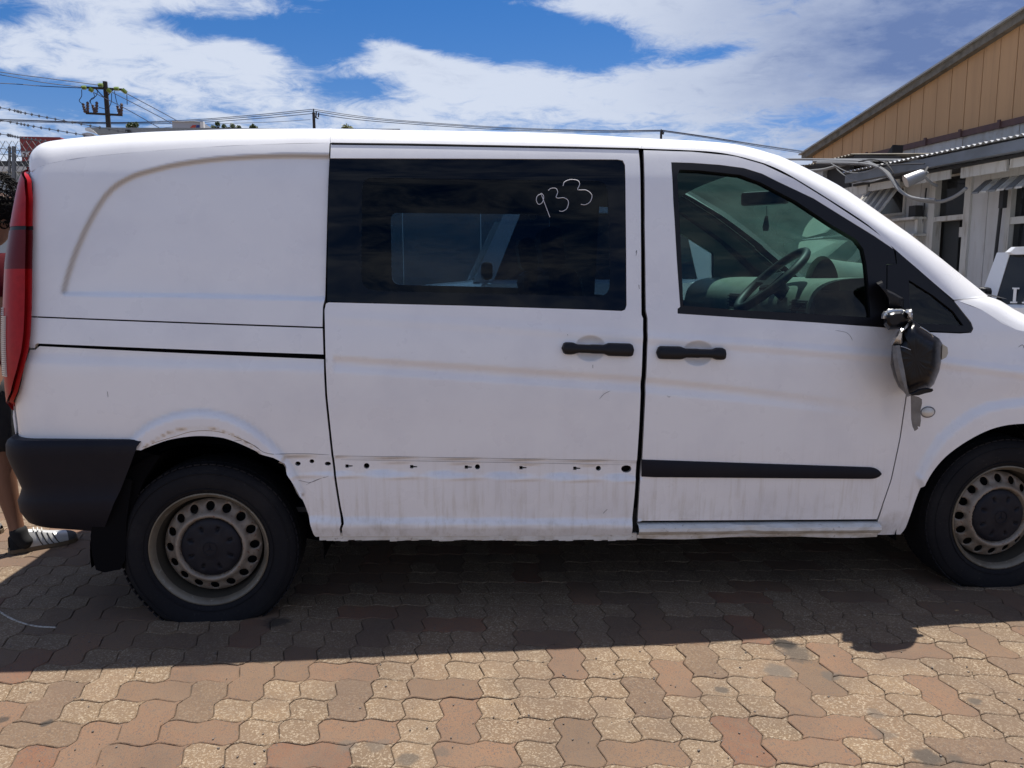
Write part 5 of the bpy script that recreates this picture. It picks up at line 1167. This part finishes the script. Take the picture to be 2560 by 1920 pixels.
# ================================================================== BACKGROUND, left
def ypt(px, py, y): return Vector(tuple(onY(px, py, y)))
def yrect(mb, x0, y0, x1, y1, yp, th):   # upright board facing the yard, given by its corners in the picture direction at distance yp
    a, b = ypt(x0, y0, yp), ypt(x1, y0, yp); z1 = a.z; z0 = ypt((x0+x1)/2, y1, yp).z
    mb.box(((a.x+b.x)/2, yp+th/2, (z0+z1)/2), (abs(b.x-a.x), th, z1-z0)); return mb
wall_m = M_('pale_grey_wall', (.40, .45, .48), .7, noise=[(3, 5, .4, .7, (.33, .37, .39), .6)])
galv = M_('galvanised_wire', (.16, .17, .18), .5, metal=.5); whitef = M_('white_flashing', (.72, .72, .70), .5)
BW = thing('boundary_wall', 'pale grey panel wall with dark capping at the left edge behind the person', 'wall', (-3, 9, 0))
zt_ = ypt(30, 432, 9).z
x = -9.0
while x < 1.5:
    b = MB(); b.box((x+.58, 9.03, zt_/2), (1.15, .06, zt_)); b.build('panel', wall_m, BW); x += 1.165
b = MB(); b.box((-3.75, 9.0, ypt(30, 424, 9).z), (10.6, .14, .07)); b.build('flashing', whitef, BW)
b = MB(); b.box((-3.75, 9.02, ypt(30, 411, 9).z), (10.6, .10, .085)); b.build('capping', M_('dark_capping', (.035, .037, .04), .6), BW)
CF = thing('chain_link_fence', 'chain-link fence with three strands of barbed wire rising above the boundary wall', 'fence', (-3, 8.7, 0))
zf0 = ypt(30, 476, 8.7).z; zf1 = ypt(30, 352, 8.7).z; wm = MB(); n = 0; p_ = .085; H_ = zf1-zf0
for k in range(-8, 95):
    x0 = -8.5+k*p_; 
    for sg in (1, -1):
        A = Vector((x0 if sg > 0 else x0+H_*.62, 8.7, zf0)); B = Vector((x0+H_*.62 if sg > 0 else x0, 8.7, zf1)); wm.tube([A, (A+B)/2+Vector((.01*sin(k*1.3), .01*sin(k), -.01)), B], .0042, 3, False)
o = wm.build('wire_mesh', galv, CF); o['kind'] = 'stuff'
for px in (24, 35, -300, 420):
    b = MB(); b.tube([ypt(px, 700, 8.72), ypt(px, 366, 8.72)], .028 if px != 24 else .018, 8); b.build('post', galv, CF, True)
for z_ in (374, 388): b = MB(); b.tube([Vector((-8, 8.69, ypt(10, z_, 8.7).z+.05)), ypt(0, z_-3, 8.69), ypt(60, z_+4, 8.69), Vector((.6, 8.69, ypt(60, z_+6, 8.7).z))], .006, 4); b.build('tension_wire', galv, CF, True)
for st in ([(-300, 210), (0, 269), (63, 283), (181, 306), (316, 331), (420, 350)], [(-300, 255), (0, 301), (84, 316), (211, 338), (330, 360)], [(-300, 290), (0, 335), (21, 338), (60, 346), (127, 355), (230, 372)]):
    c = crom(st, 6); P_ = [ypt(p[0], p[1], 7.6) for p in c]; b = MB(); b.tube(P_, .0055, 4)
    for A, B in zip(P_[:-1], P_[1:]):
        L_ = (B-A).length; k = max(1, int(L_/.13))
        for i in range(k):
            q = A+(B-A)*(i/k); 
            for an in (.6, 2.2): d = Vector((cos(an)*.3, .2, sin(an)))*.026; b.tube([q-d, q+d], .004, 3)
            b.tube([q-(B-A).normalized()*.012, q+(B-A).normalized()*.012], .010, 4)
    b.build('barbed_wire', galv, CF)
# red sign
RSG = thing('red_sign', 'red shop sign with white slanting letters above the left fence', 'sign', tuple(ypt(100, 684, 16)))
redp = M_('red_sign_paint', (.22, .018, .016), .45, noise=[(2, 4, .4, .7, (.17, .015, .014), .6)])
b = MB(); A = [ypt(48, 341, 16), ypt(150, 343, 16), ypt(152, 346, 16), ypt(152, 425, 16), ypt(58, 425, 16)]; b.prism(A, (0, .35, 0)); b.build('board', redp, RSG)
b = MB(); b.tube([ypt(70, 420, 16.1), Vector((ypt(70, 420, 16.1).x, 16.1, 0))], .09, 10); b.build('pole', galv, RSG, True)
b = MB(); b.tube([ypt(140, 420, 16.1), Vector((ypt(140, 420, 16.1).x, 16.1, 0))], .09, 10); b.build('pole', galv, RSG, True)
def text(name, s_, P, size, m, parent, shear=.25, ext=.01, off=.02):
    cu = bpy.data.curves.new('t', 'FONT'); cu.body = s_; cu.size = size; cu.shear = shear; cu.extrude = ext; cu.offset = off*size
    to = bpy.data.objects.new('t', cu); COL.objects.link(to); bpy.context.view_layer.update()
    me = to.evaluated_get(bpy.context.evaluated_depsgraph_get()).to_mesh(); V = [(P[0]+v.co.x, P[1]-v.co.z, P[2]+v.co.y) for v in me.vertices]; F = [tuple(p.vertices) for p in me.polygons]
    o = mesh(name, V, F, m, parent); bpy.data.objects.remove(to); return o
wl_ = M_('white_lettering', (.55, .55, .56), .6)
q = ypt(52, 392, 15.98); text('lettering', 'SY', q, .155*1.0, wl_, RSG, .3, .012, .03)
q = ypt(69, 404, 15.98); text('lettering', 'K', q, .12, wl_, RSG, .3, .012, .03)
# grey workshop roof edge behind the van
GB = thing('grey_workshop', 'low workshop with grey fascia and torn white flashing just above the van roof', 'workshop', tuple(ypt(500, 684, 14)))
greyf = M_('grey_fascia', (.25, .26, .26), .75, noise=[(1.5, 5, .4, .7, (.32, .33, .33), .6), (14, 5, .5, .7, (.17, .17, .17), .5)])
b = MB(); b.prism([ypt(216, 318, 14), ypt(300, 319, 14), ypt(1000, 322, 14), ypt(1000, 345, 14), ypt(243, 336, 14), ypt(228, 322, 14)], (0, .12, 0)); b.build('fascia', greyf, GB)
b = MB(); b.prism([ypt(212, 320, 13.9), ypt(222, 319, 13.9), ypt(232, 325, 13.9), ypt(243, 335, 13.9), ypt(231, 332, 13.9), ypt(213, 326, 13.9)], (0, .02, 0)); b.build('torn_flashing', whitef, GB)
b = MB(); b.prism([ypt(204, 334, 13.95), ypt(218, 331, 13.95), ypt(228, 333, 13.95), ypt(227, 350, 13.95), ypt(214, 350, 13.95)], (0, .25, 0)); b.build('gutter_end', M_('pale_gutter', (.45, .45, .48), .6), GB)
b = MB(); a_, c_ = ypt(232, 345, 14.1), ypt(1000, 345, 14.1); b.box(((a_.x+c_.x)/2, 14.2, a_.z/2), (c_.x-a_.x, .15, a_.z)); b.build('wall', tinw, GB)
b = MB(); yrect(b, 313, 324, 324, 336, 13.93, .06); b.build('vent', dark, GB)
# box truck
TKz = 30
BT = thing('box_truck', 'white and grey truck box with red and blue stripe logo, peeking over the workshop', 'truck', tuple(ypt(470, 684, TKz)))
b = MB(); yrect(b, 430, 303.5, 505, 350, TKz, 2.4); b.build('truck_box', M_('grey_truck_side', (.36, .38, .42), .5), BT)
b = MB(); yrect(b, 500, 303, 508, 350, TKz-.06, .2); yrect(b, 429, 302.5, 508, 304, TKz-.06, .2); b.build('edge_trim', whitef, BT)
b = MB(); b.prism([ypt(475, 319, TKz-.02), ypt(482, 312.5, TKz-.02), ypt(490, 312.5, TKz-.02), ypt(488, 319, TKz-.02)], (0, .02, 0)); b.build('logo_stripe', M_('logo_red', (.45, .05, .03), .5), BT)
b = MB(); b.prism([ypt(490, 319, TKz-.02), ypt(491.5, 312.5, TKz-.02), ypt(498.5, 312.5, TKz-.02), ypt(498.5, 319, TKz-.02)], (0, .02, 0)); b.build('logo_stripe', M_('logo_blue', (.02, .04, .22), .5), BT)
for px in (440, 495): q = ypt(px, 600, TKz+.2); b = MB(); b.tube([(q.x, TKz, .5), (q.x, TKz+.35, .5)], .5, 20); b.build('wheel', tyre_m, BT, True)
b = MB(); q = ypt(467, 600, TKz); b.box((q.x, TKz+1.2, .95), (1.1, 2.2, .3)); b.build('chassis', dark, BT)
# tree tops
leaf = M_('leaf_green', (.045, .075, .025), .6, noise=[(2, 4, .4, .7, (.09, .12, .04), .7)]); bark = M_('bark', (.06, .05, .04), .9)
def tree(label, px, py, yp, wpx, hpx, seed, col=leaf):
    rg4 = random.Random(seed); q = ypt(px, py, yp); w_ = wpx/FPX*yp; h_ = hpx/FPX*yp; T = thing('tree', label, 'tree', (q.x, yp, 0), 0, 'treetops over the roofline')
    b = MB(); b.tube([(q.x, yp, 0), (q.x+.1, yp, q.z*.5), (q.x, yp, q.z-h_*.6)], [.16, .11, .05], 7)
    for k in range(5): b.tube([(q.x, yp, q.z-h_-1.0+.1*k), (q.x+rg4.uniform(-.4, .4)*w_, yp+rg4.uniform(-.3, .3), q.z-rg4.uniform(.1, .6)*h_)], [.05, .02], 5)
    b.build('trunk', bark, T, True); b = MB()
    cl_ = [(rg4.uniform(-.5, .5)*w_, rg4.uniform(-.4, .4)*w_, -rg4.uniform(.05, 1.0)**1.0*h_*2.2) for _ in range(9)]
    for c in cl_:
        for _ in range(110):
            r_ = w_*.16*rg4.random()**.4; d = Vector((rg4.gauss(0, 1), rg4.gauss(0, 1), rg4.gauss(0, 1))).normalized()*r_; p = Vector((q.x+c[0], yp+c[1], q.z+c[2]))+d
            a = Vector((rg4.gauss(0, 1), rg4.gauss(0, 1), rg4.gauss(0, 1))).normalized()*.09; e = a.orthogonal()*.35; b.add([p, p+a*.5+e, p+a, p+a*.5-e], [(0, 1, 2, 3)])
    o = mesh('crown', b.v, b.f, col, T)
leaf2 = M_('leaf_yellow_green', (.14, .15, .05), .6)
for a_ in [('dark bush top over the grey fascia beside the big power pole', 332, 312, 38, 30, 10, 1), ('leftmost leafy treetop to the right of the truck box', 545, 309, 45, 26, 12, 2), ('low treetop just right of the leftmost leafy one', 572, 313, 45, 30, 8, 3), ('small lone treetop midway between truck box and second pole', 592, 315, 46, 18, 6, 4),
           ('small pointed treetop left of the second power pole', 632, 314, 47, 16, 7, 5), ('yellow green treetop poking over the van roof joint', 868, 317, 40, 50, 7, 6, leaf2)]: tree(*a_)
# power poles and lines
wood = M_('pole_timber', (.030, .026, .024), .9, noise=[(8, 5, .4, .7, (.06, .05, .045), .6)]); ins_m = M_('green_glass_insulator', (.22, .30, .08), .25); wire_m = M_('line_wire', (.03, .035, .06), .7)
PP = thing('power_pole', 'tall dark timber power pole with two crossarms above the left end of the van', 'power pole', tuple(ypt(262, 684, 45)*1)); 
q = ypt(262.5, 204, 45); PP.location = (q.x, 45, 0)
b = MB(); b.tube([(q.x+.07, 45, 0), (q.x+.03, 45, q.z*.6), (q.x, 45, q.z)], [.17, .15, .125], 10); b.build('pole', wood, PP, True)
for (x0, y0, x1, y1) in ((203, 218, 306, 224), (215, 283, 306, 288)):
    b = MB(); A, B = ypt(x0, y0, 44.85), ypt(x1, y1, 44.85); b.tube([A, B], .075, 4); b.build('crossarm', wood, PP)
for pts_ in ([(239, 222), (259, 243)], [(283, 224), (268, 240)], [(270, 292), (280, 286)]): b = MB(); b.tube([ypt(*p, 44.8) for p in pts_], .03, 5); b.build('brace', wood, PP)
for (x_, y_, dx, dy_) in ((210, 219, -7, 0), (228, 225, 6, 4), (251, 213, -8, 0), (273, 227, 6, 5), (291, 222, -8, 0), (311, 228, 7, 6)):
    A = ypt(x_-dx*.8, y_-dy_*.8, 44.7); B = ypt(x_+dx*.8, y_+dy_*.8, 44.7); b = MB(); k = [A+(B-A)*t for t in np.linspace(0, 1, 9)]; b.tube(k, [.05, .13, .06, .13, .06, .13, .06, .12, .04], 8); b.build('insulator', ins_m, PP, True)
for (x0, y0, x1, y1) in ((207, 258, 213, 282), (219, 254, 219, 281), (231, 262, 237, 282), (242, 254, 241, 281), (293, 264, 299, 286), (304, 258, 303, 286)):
    A = ypt(x0, y0, 44.7); B = ypt(x1, y1, 44.7); b = MB(); b.tube([A+(B-A)*t for t in np.linspace(0, 1, 9)], [.04, .09, .06, .10, .06, .10, .06, .09, .05], 7); b.build('fuse', M_('fuse_brown', (.07, .045, .045), .4) if x0 == 207 else bpy.data.materials['fuse_brown'], PP, True)
for st in ([(204, 224), (204, 240), (198, 252), (206, 260)], [(234, 232), (236, 244), (224, 252), (230, 262)], [(245, 224), (240, 240), (228, 247), (226, 258)], [(286, 228), (290, 248), (294, 262)], [(279, 233), (278, 255), (270, 272), (262, 272), (247, 268)], [(317, 236), (318, 262)]):
    b = MB(); b.tube([ypt(p[0], p[1], 44.6) for p in crom(st, 5)], .020, 5); b.build('jumper_wire', wire_m, PP, True)
def line(label, st, y0, y1=None, r=.022, group=None):
    y1 = y1 or y0; c = crom(st, 8); n = len(c); P_ = [ypt(p[0], p[1], y0+(y1-y0)*i/(n-1)) for i, p in enumerate(c)]; b = MB(); b.tube(P_, [r*(p.y/45) for p in P_], 5)
    o = b.build('power_line', wire_m, None, True); o['label'] = label; o['category'] = 'power line'
    if group: o['group'] = group
line('uppermost wire running left from the big power pole top', [(250, 213), (120, 196), (0, 180), (-400, 120)], 44.7, 38)
line('second wire running left from the big pole crossarm', [(203, 218), (100, 205), (0, 187), (-400, 120)], 44.7, 38)
line('lowest wire running left from the big pole crossarm end', [(203, 220), (100, 215), (0, 208), (-400, 190)], 44.7, 38)
line('wire descending right from the outer end of the upper crossarm', [(317, 234), (401, 279), (445, 303), (520, 345)], 44.7, 30)
line('wire descending right from beside the big pole', [(281, 231), (401, 293), (450, 322)], 44.7, 34)
line('wire descending from the left insulator behind the big pole', [(234, 231), (320, 275), (397, 319), (430, 340)], 44.7, 36)
for i, (dy_, yy) in enumerate(((0, 0), (5, 4), (12, 7))):
    nm = ('top', 'middle', 'bottom')[i]
    line(nm+' wire of the distant set running left from the small middle pole', [(-200, 294+dy_*.4), (0, 298+dy_*.4), (270, 306+dy_*.3), (470, 300+dy_*.6), (640, 287+dy_*.8), (783, 273+dy_*.9)], 90, 90, .018)
    line(nm+' wire of the distant set sagging right from the small middle pole', [(783, 273+dy_*.9), (880, 288+dy_*.8), (1000, 301+dy_*.6), (1250, 318+dy_*.5), (1500, 326+dy_*.4), (1655, 325+dy_*.3)], 90, 105, .018)
    line(nm+' wire of the distant set falling right from the far tiny pole', [(1655, 325+dy_*.3), (1760, 340+dy_*.3), (1900, 362+dy_*.4), (2034, 381+dy_*.5), (2200, 400+dy_)], 105, 80, .018)
line('thin single wire hung low between the workshop and the middle pole', [(300, 330), (500, 312), (681, 305), (776, 299)], 80, 88, .012)
for (x_, yt_, y_, lab, s_) in ((784, 273, 90, 'small distant power pole rising over the middle of the van roof', 1), (1653, 324, 105, 'tiny farthest power pole above the front door', .5)):
    q = ypt(x_, yt_+8*s_, y_); T = thing('power_pole', lab, 'power pole', (q.x, y_, 0)); b = MB(); b.tube([(q.x, y_, 0), (q.x, y_, q.z)], [.20, .16], 8); b.build('pole', wood, T, True)
    b = MB(); b.tube([ypt(x_, yt_+10*s_, y_), ypt(x_, yt_-1, y_)], .07, 5); b.build('pin', wood, T)
    b = MB(); b.tube([ypt(x_, yt_+18*s_, y_), ypt(x_+12*s_, yt_+24*s_, y_)], .08, 4); b.build('crossarm', wood, T)
    for k in (6, 12): b = MB(); b.tube([ypt(x_+k*s_, yt_+20*s_, y_), ypt(x_+k*s_+1*s_, yt_+(5 if k == 6 else 9)*s_, y_)], .08, 5); b.build('insulator', wood, T)
# ================================================================== PERSON behind the van
def skin(name, nodes, edges, m, parent, sub=2, shade=True):
    """nodes: (x,y,z,rx,ry)"""
    iv = parent_world(parent).inverted(); me = bpy.data.meshes.new(name); me.from_pydata([iv @ Vector(n[:3]) for n in nodes], edges, []); o = bpy.data.objects.new(name, me); COL.objects.link(o)
    md = o.modifiers.new('s', 'SKIN'); md.use_smooth_shade = True; md.branch_smoothing = .6
    for i, n in enumerate(nodes): d = me.skin_vertices[0].data[i]; d.radius = (n[3], n[4] if len(n) > 4 else n[3]); d.use_root = (i == 0)
    sd = o.modifiers.new('d', 'SUBSURF'); sd.levels = sub; sd.render_levels = sub
    bpy.context.view_layer.update(); ev = o.evaluated_get(bpy.context.evaluated_depsgraph_get()); me2 = bpy.data.meshes.new_from_object(ev)
    o.modifiers.clear(); o.data = me2; me2.materials.clear(); me2.materials.append(m); me2.polygons.foreach_set('use_smooth', [True]*len(me2.polygons)); o.parent = parent; bpy.data.meshes.remove(me)
    return o
skin_m = M_('skin', (.20, .095, .055), .55, noise=[(20, 4, .4, .7, (.16, .075, .045), .5)]); shirt_m = M_('maroon_cotton', (.055, .004, .008), .9, spec=.1, noise=[(9, 5, .4, .7, (.04, .003, .006), .6)], bump=.004, bscale=14)
short_m = M_('black_shorts', (.007, .007, .009), .85, bump=.004, bscale=14); hair_m = M_('black_hair', (.005, .004, .004), .85, spec=.15); sock_m = M_('black_sock', (.008, .008, .009), .95)
heel = onZ(24, 1380); YP = float(heel[1])
PE = thing('person', 'dark-haired person in maroon T-shirt, black shorts and silver sneakers behind the van tail', 'person', (float(heel[0]), YP, 0))
J = lambda px, py, dy=0.: onY(px, py, YP+dy)
def N_(p, r, r2=None): return (float(p[0]), float(p[1]), float(p[2]), r, r2 or r)
pel = J(-48, 950, .08)
nodes = [N_(pel, .125, .105), N_(J(-50, 860, .08), .115, .10), N_(J(-50, 740, .08), .13, .11), N_(J(-40, 660, .08), .11, .09), N_(J(-28, 615, .08), .052), N_(J(-12, 580, .08), .065, .07), N_(J(-6, 525, .08), .088, .098), N_(J(-6, 478, .08), .078, .088),
         N_(J(-22, 668, -.10), .058), N_(J(2, 790, -.12), .042), N_(J(6, 860, -.10), .038), N_(J(30, 925, .0), .027), N_(J(40, 935, .03), .028, .02),
         N_(J(-50, 668, .26), .058), N_(J(-40, 790, .30), .042), N_(J(10, 880, .34), .03), N_(J(30, 890, .34), .026, .02),
         N_(J(-28, 990, -.02), .088), N_(J(-2, 1130, 0), .064), N_(J(8, 1195, 0), .060), N_(J(34, 1290, 0), .037), N_(J(47, 1340, 0), .036), N_(J(76, 1358, 0), .022),
         N_(J(-60, 990, .20), .088), N_(J(-90, 1130, .25), .062), N_(J(-110, 1200, .27), .058), N_(J(-118, 1285, .30), .037), N_(J(-112, 1318, .30), .036), N_(J(-86, 1330, .30), .022)]
ed = [(0, 1), (1, 2), (2, 3), (3, 4), (4, 5), (5, 6), (6, 7), (3, 8), (8, 9), (9, 10), (10, 11), (11, 12), (3, 13), (13, 14), (14, 15), (15, 16), (0, 17), (17, 18), (18, 19), (19, 20), (20, 21), (21, 22), (0, 23), (23, 24), (24, 25), (25, 26), (26, 27), (27, 28)]
skin('body', nodes, ed, skin_m, PE)
# fingers on the near hand
hnd = Vector(nodes[12][:3])
for k in range(5):
    d = Vector((.055, -.01+.0*k, -.012*(k-1.5))) if k < 4 else Vector((.03, -.03, .02)); o_ = Vector((.0, 0, -.014*(k-1.5))) if k < 4 else Vector((-.01, -.01, .012))
    L_ = (1, 1.08, 1.0, .8, .75)[k]; skin('finger', [N_(hnd+o_, .009), N_(hnd+o_+d*.6*L_, .008), N_(hnd+o_+d*L_+Vector((0, .01, -.008)), .0065)], [(0, 1), (1, 2)], skin_m, PE, 1)
sh = [N_(J(-46, 985, .08), .150, .125), N_(J(-48, 935, .08), .147, .12), N_(J(-50, 860, .08), .138, .115), N_(J(-50, 740, .08), .148, .125), N_(J(-42, 668, .08), .122, .10), N_(J(-33, 632, .08), .062), N_(J(-20, 668, -.11), .072), N_(J(-4, 752, -.12), .058), N_(J(-52, 668, .27), .072), N_(J(-48, 745, .29), .058)]
skin('t_shirt', sh, [(0, 1), (1, 2), (2, 3), (3, 4), (4, 5), (4, 6), (6, 7), (4, 8), (8, 9)], shirt_m, PE)
so2 = [N_(J(-48, 925, .08), .142, .12), N_(J(-46, 965, .08), .145, .12), N_(J(-24, 1000, -.02), .106), N_(J(-2, 1085, 0), .090), N_(J(2, 1135, 0), .088), N_(J(-60, 1000, .20), .106), N_(J(-84, 1090, .24), .088), N_(J(-90, 1135, .25), .084)]
skin('shorts', so2, [(0, 1), (1, 2), (2, 3), (3, 4), (1, 5), (5, 6), (6, 7)], short_m, PE)
rg5 = random.Random(9)
# curly hair: a cap plus many curls
hc_ = Vector(tuple(J(-6, 510, .08))); cap_ = skin('hair', [N_(J(-14, 560, .10), .088, .095), N_(J(-8, 520, .085), .108, .115), N_(J(-4, 478, .08), .098, .105)], [(0, 1), (1, 2)], hair_m, PE)
cu = MB()
for k in range(420):
    d = Vector((rg5.gauss(0, 1), rg5.gauss(0, 1), rg5.gauss(.25, 1))).normalized(); 
    if d.z < -.75: continue
    p = hc_+Vector((d.x*.105, d.y*.11, d.z*.125)); t = d.orthogonal().normalized(); u_ = d.cross(t); ph = rg5.uniform(0, 6); rr = rg5.uniform(.010, .017)
    cu.tube([p+t*cos(ph+a_)*rr+u_*sin(ph+a_)*rr+d*(.003+.0035*a_) for a_ in np.linspace(0, 5, 7)], .0032, 4, False)
o = cu.build('curl', hair_m, PE); o['kind'] = 'stuff'
def shoe(hx_, tx_, dy_, label=None):
    H = np.array(onZ(hx_[0], hx_[1])); 
    if dy_: H = np.array(onY(hx_[0], hx_[1], YP+dy_)); H[2] = GH
    Tn = np.array(onZ(tx_[0], tx_[1])) if not dy_ else np.array(onY(tx_[0], tx_[1], YP+dy_))
    d = Vector((Tn[0]-H[0], Tn[1]-H[1], 0)); L_ = .285; d.normalize(); s_ = Vector((-d.y, d.x, 0)); H = Vector((H[0], H[1], GH))
    R_ = bpy.data.objects.new('sneaker', None); iv = parent_world(PE).inverted(); R_.location = iv @ H; put(R_, PE)
    def P(t, y, z): return H+d*(t*L_)+s_*y+Vector((0, 0, z))
    st = [(0, .026, .060, .012), (.06, .034, .082, .0), (.18, .036, .088, .0), (.30, .036, .084, 0), (.42, .038, .078, 0), (.55, .042, .064, 0), (.70, .047, .052, 0), (.85, .044, .044, 0), (.95, .032, .036, 0), (1.0, .014, .024, 0)]
    rows = []; A = np.array(st)
    for t in np.linspace(0, 1, 28):
        w_, h_ = np.interp(t, A[:, 0], A[:, 1]), np.interp(t, A[:, 0], A[:, 2]); rows.append([tuple(P(t, w_*sg*a_, .016+h_*b_)) for sg, a_, b_ in [(-1, 1, 0), (-1, 1.03, .25), (-1, .92, .6), (-1, .6, .9), (-1, .0, 1.0), (1, .6, .9), (1, .92, .6), (1, 1.03, .25), (1, 1, 0)]])
    i = 8; 
    for a_, b_, nm, m in ((0, 7, 'heel_counter', sock_m), (6, 24, 'upper', M_('silver_leather', (.50, .50, .49), .32, metal=.25) if 'silver_leather' not in bpy.data.materials else bpy.data.materials['silver_leather']), (23, 28, 'toe_cap', bpy.data.materials['grey_suede'] if 'grey_suede' in bpy.data.materials else M_('grey_suede', (.10, .10, .10), .9))):
        q = MB(); q.grid(rows[a_:b_]); q.build(nm, m, R_ if False else R_, True)
    so3 = MB(); lo = []; hi = []
    for t in np.linspace(0, 1, 20): w_ = np.interp(t, A[:, 0], A[:, 1])*1.08; lo.append([tuple(P(t*1.02-.01, -w_, .001)), tuple(P(t*1.02-.01, -w_, .02)), tuple(P(t*1.02-.01, w_, .02)), tuple(P(t*1.02-.01, w_, .001))])
    so3.grid(lo, True); so3.add(lo[0], [(0, 1, 2, 3)]); so3.add(lo[-1], [(3, 2, 1, 0)]); so3.build('sole', M_('sole_rubber', (.12, .085, .05), .8) if 'sole_rubber' not in bpy.data.materials else bpy.data.materials['sole_rubber'], R_)
    for t in (.42, .50, .58, .66):
        w_ = np.interp(t, A[:, 0], A[:, 1]); h_ = np.interp(t, A[:, 0], A[:, 2]); w2 = np.interp(t+.09, A[:, 0], A[:, 1]); q = MB()
        q.tube([P(t+.05, -w_*1.02, .020), P(t+.02, -w_*1.05, .016+h_*.25), P(t-.01, -w_*.95, .016+h_*.6), P(t-.03, -w_*.62, .018+h_*.9)], .0028, 5); q.build('stripe', sock_m, R_, True)
    for t in (.36, .42, .48): h_ = np.interp(t, A[:, 0], A[:, 2]); q = MB(); q.tube([P(t, -.022, .012+h_), P(t+.01, 0, .022+h_), P(t+.02, .022, .012+h_)], .0035, 5); q.build('lace', timber, R_, True)
shoe((24, 1383), (150, 1358), 0); shoe((-140, 1350), (-40, 1358), .30)
skin('sock', [N_(J(43, 1312, 0), .042), N_(J(46, 1335, 0), .044), N_(J(62, 1356, 0), .040), N_(J(80, 1362, 0), .030)], [(0, 1), (1, 2), (2, 3)], sock_m, PE)
skin('sock', [N_(J(-116, 1290, .30), .042), N_(J(-112, 1310, .30), .044), N_(J(-104, 1322, .30), .042)], [(0, 1), (1, 2)], sock_m, PE)
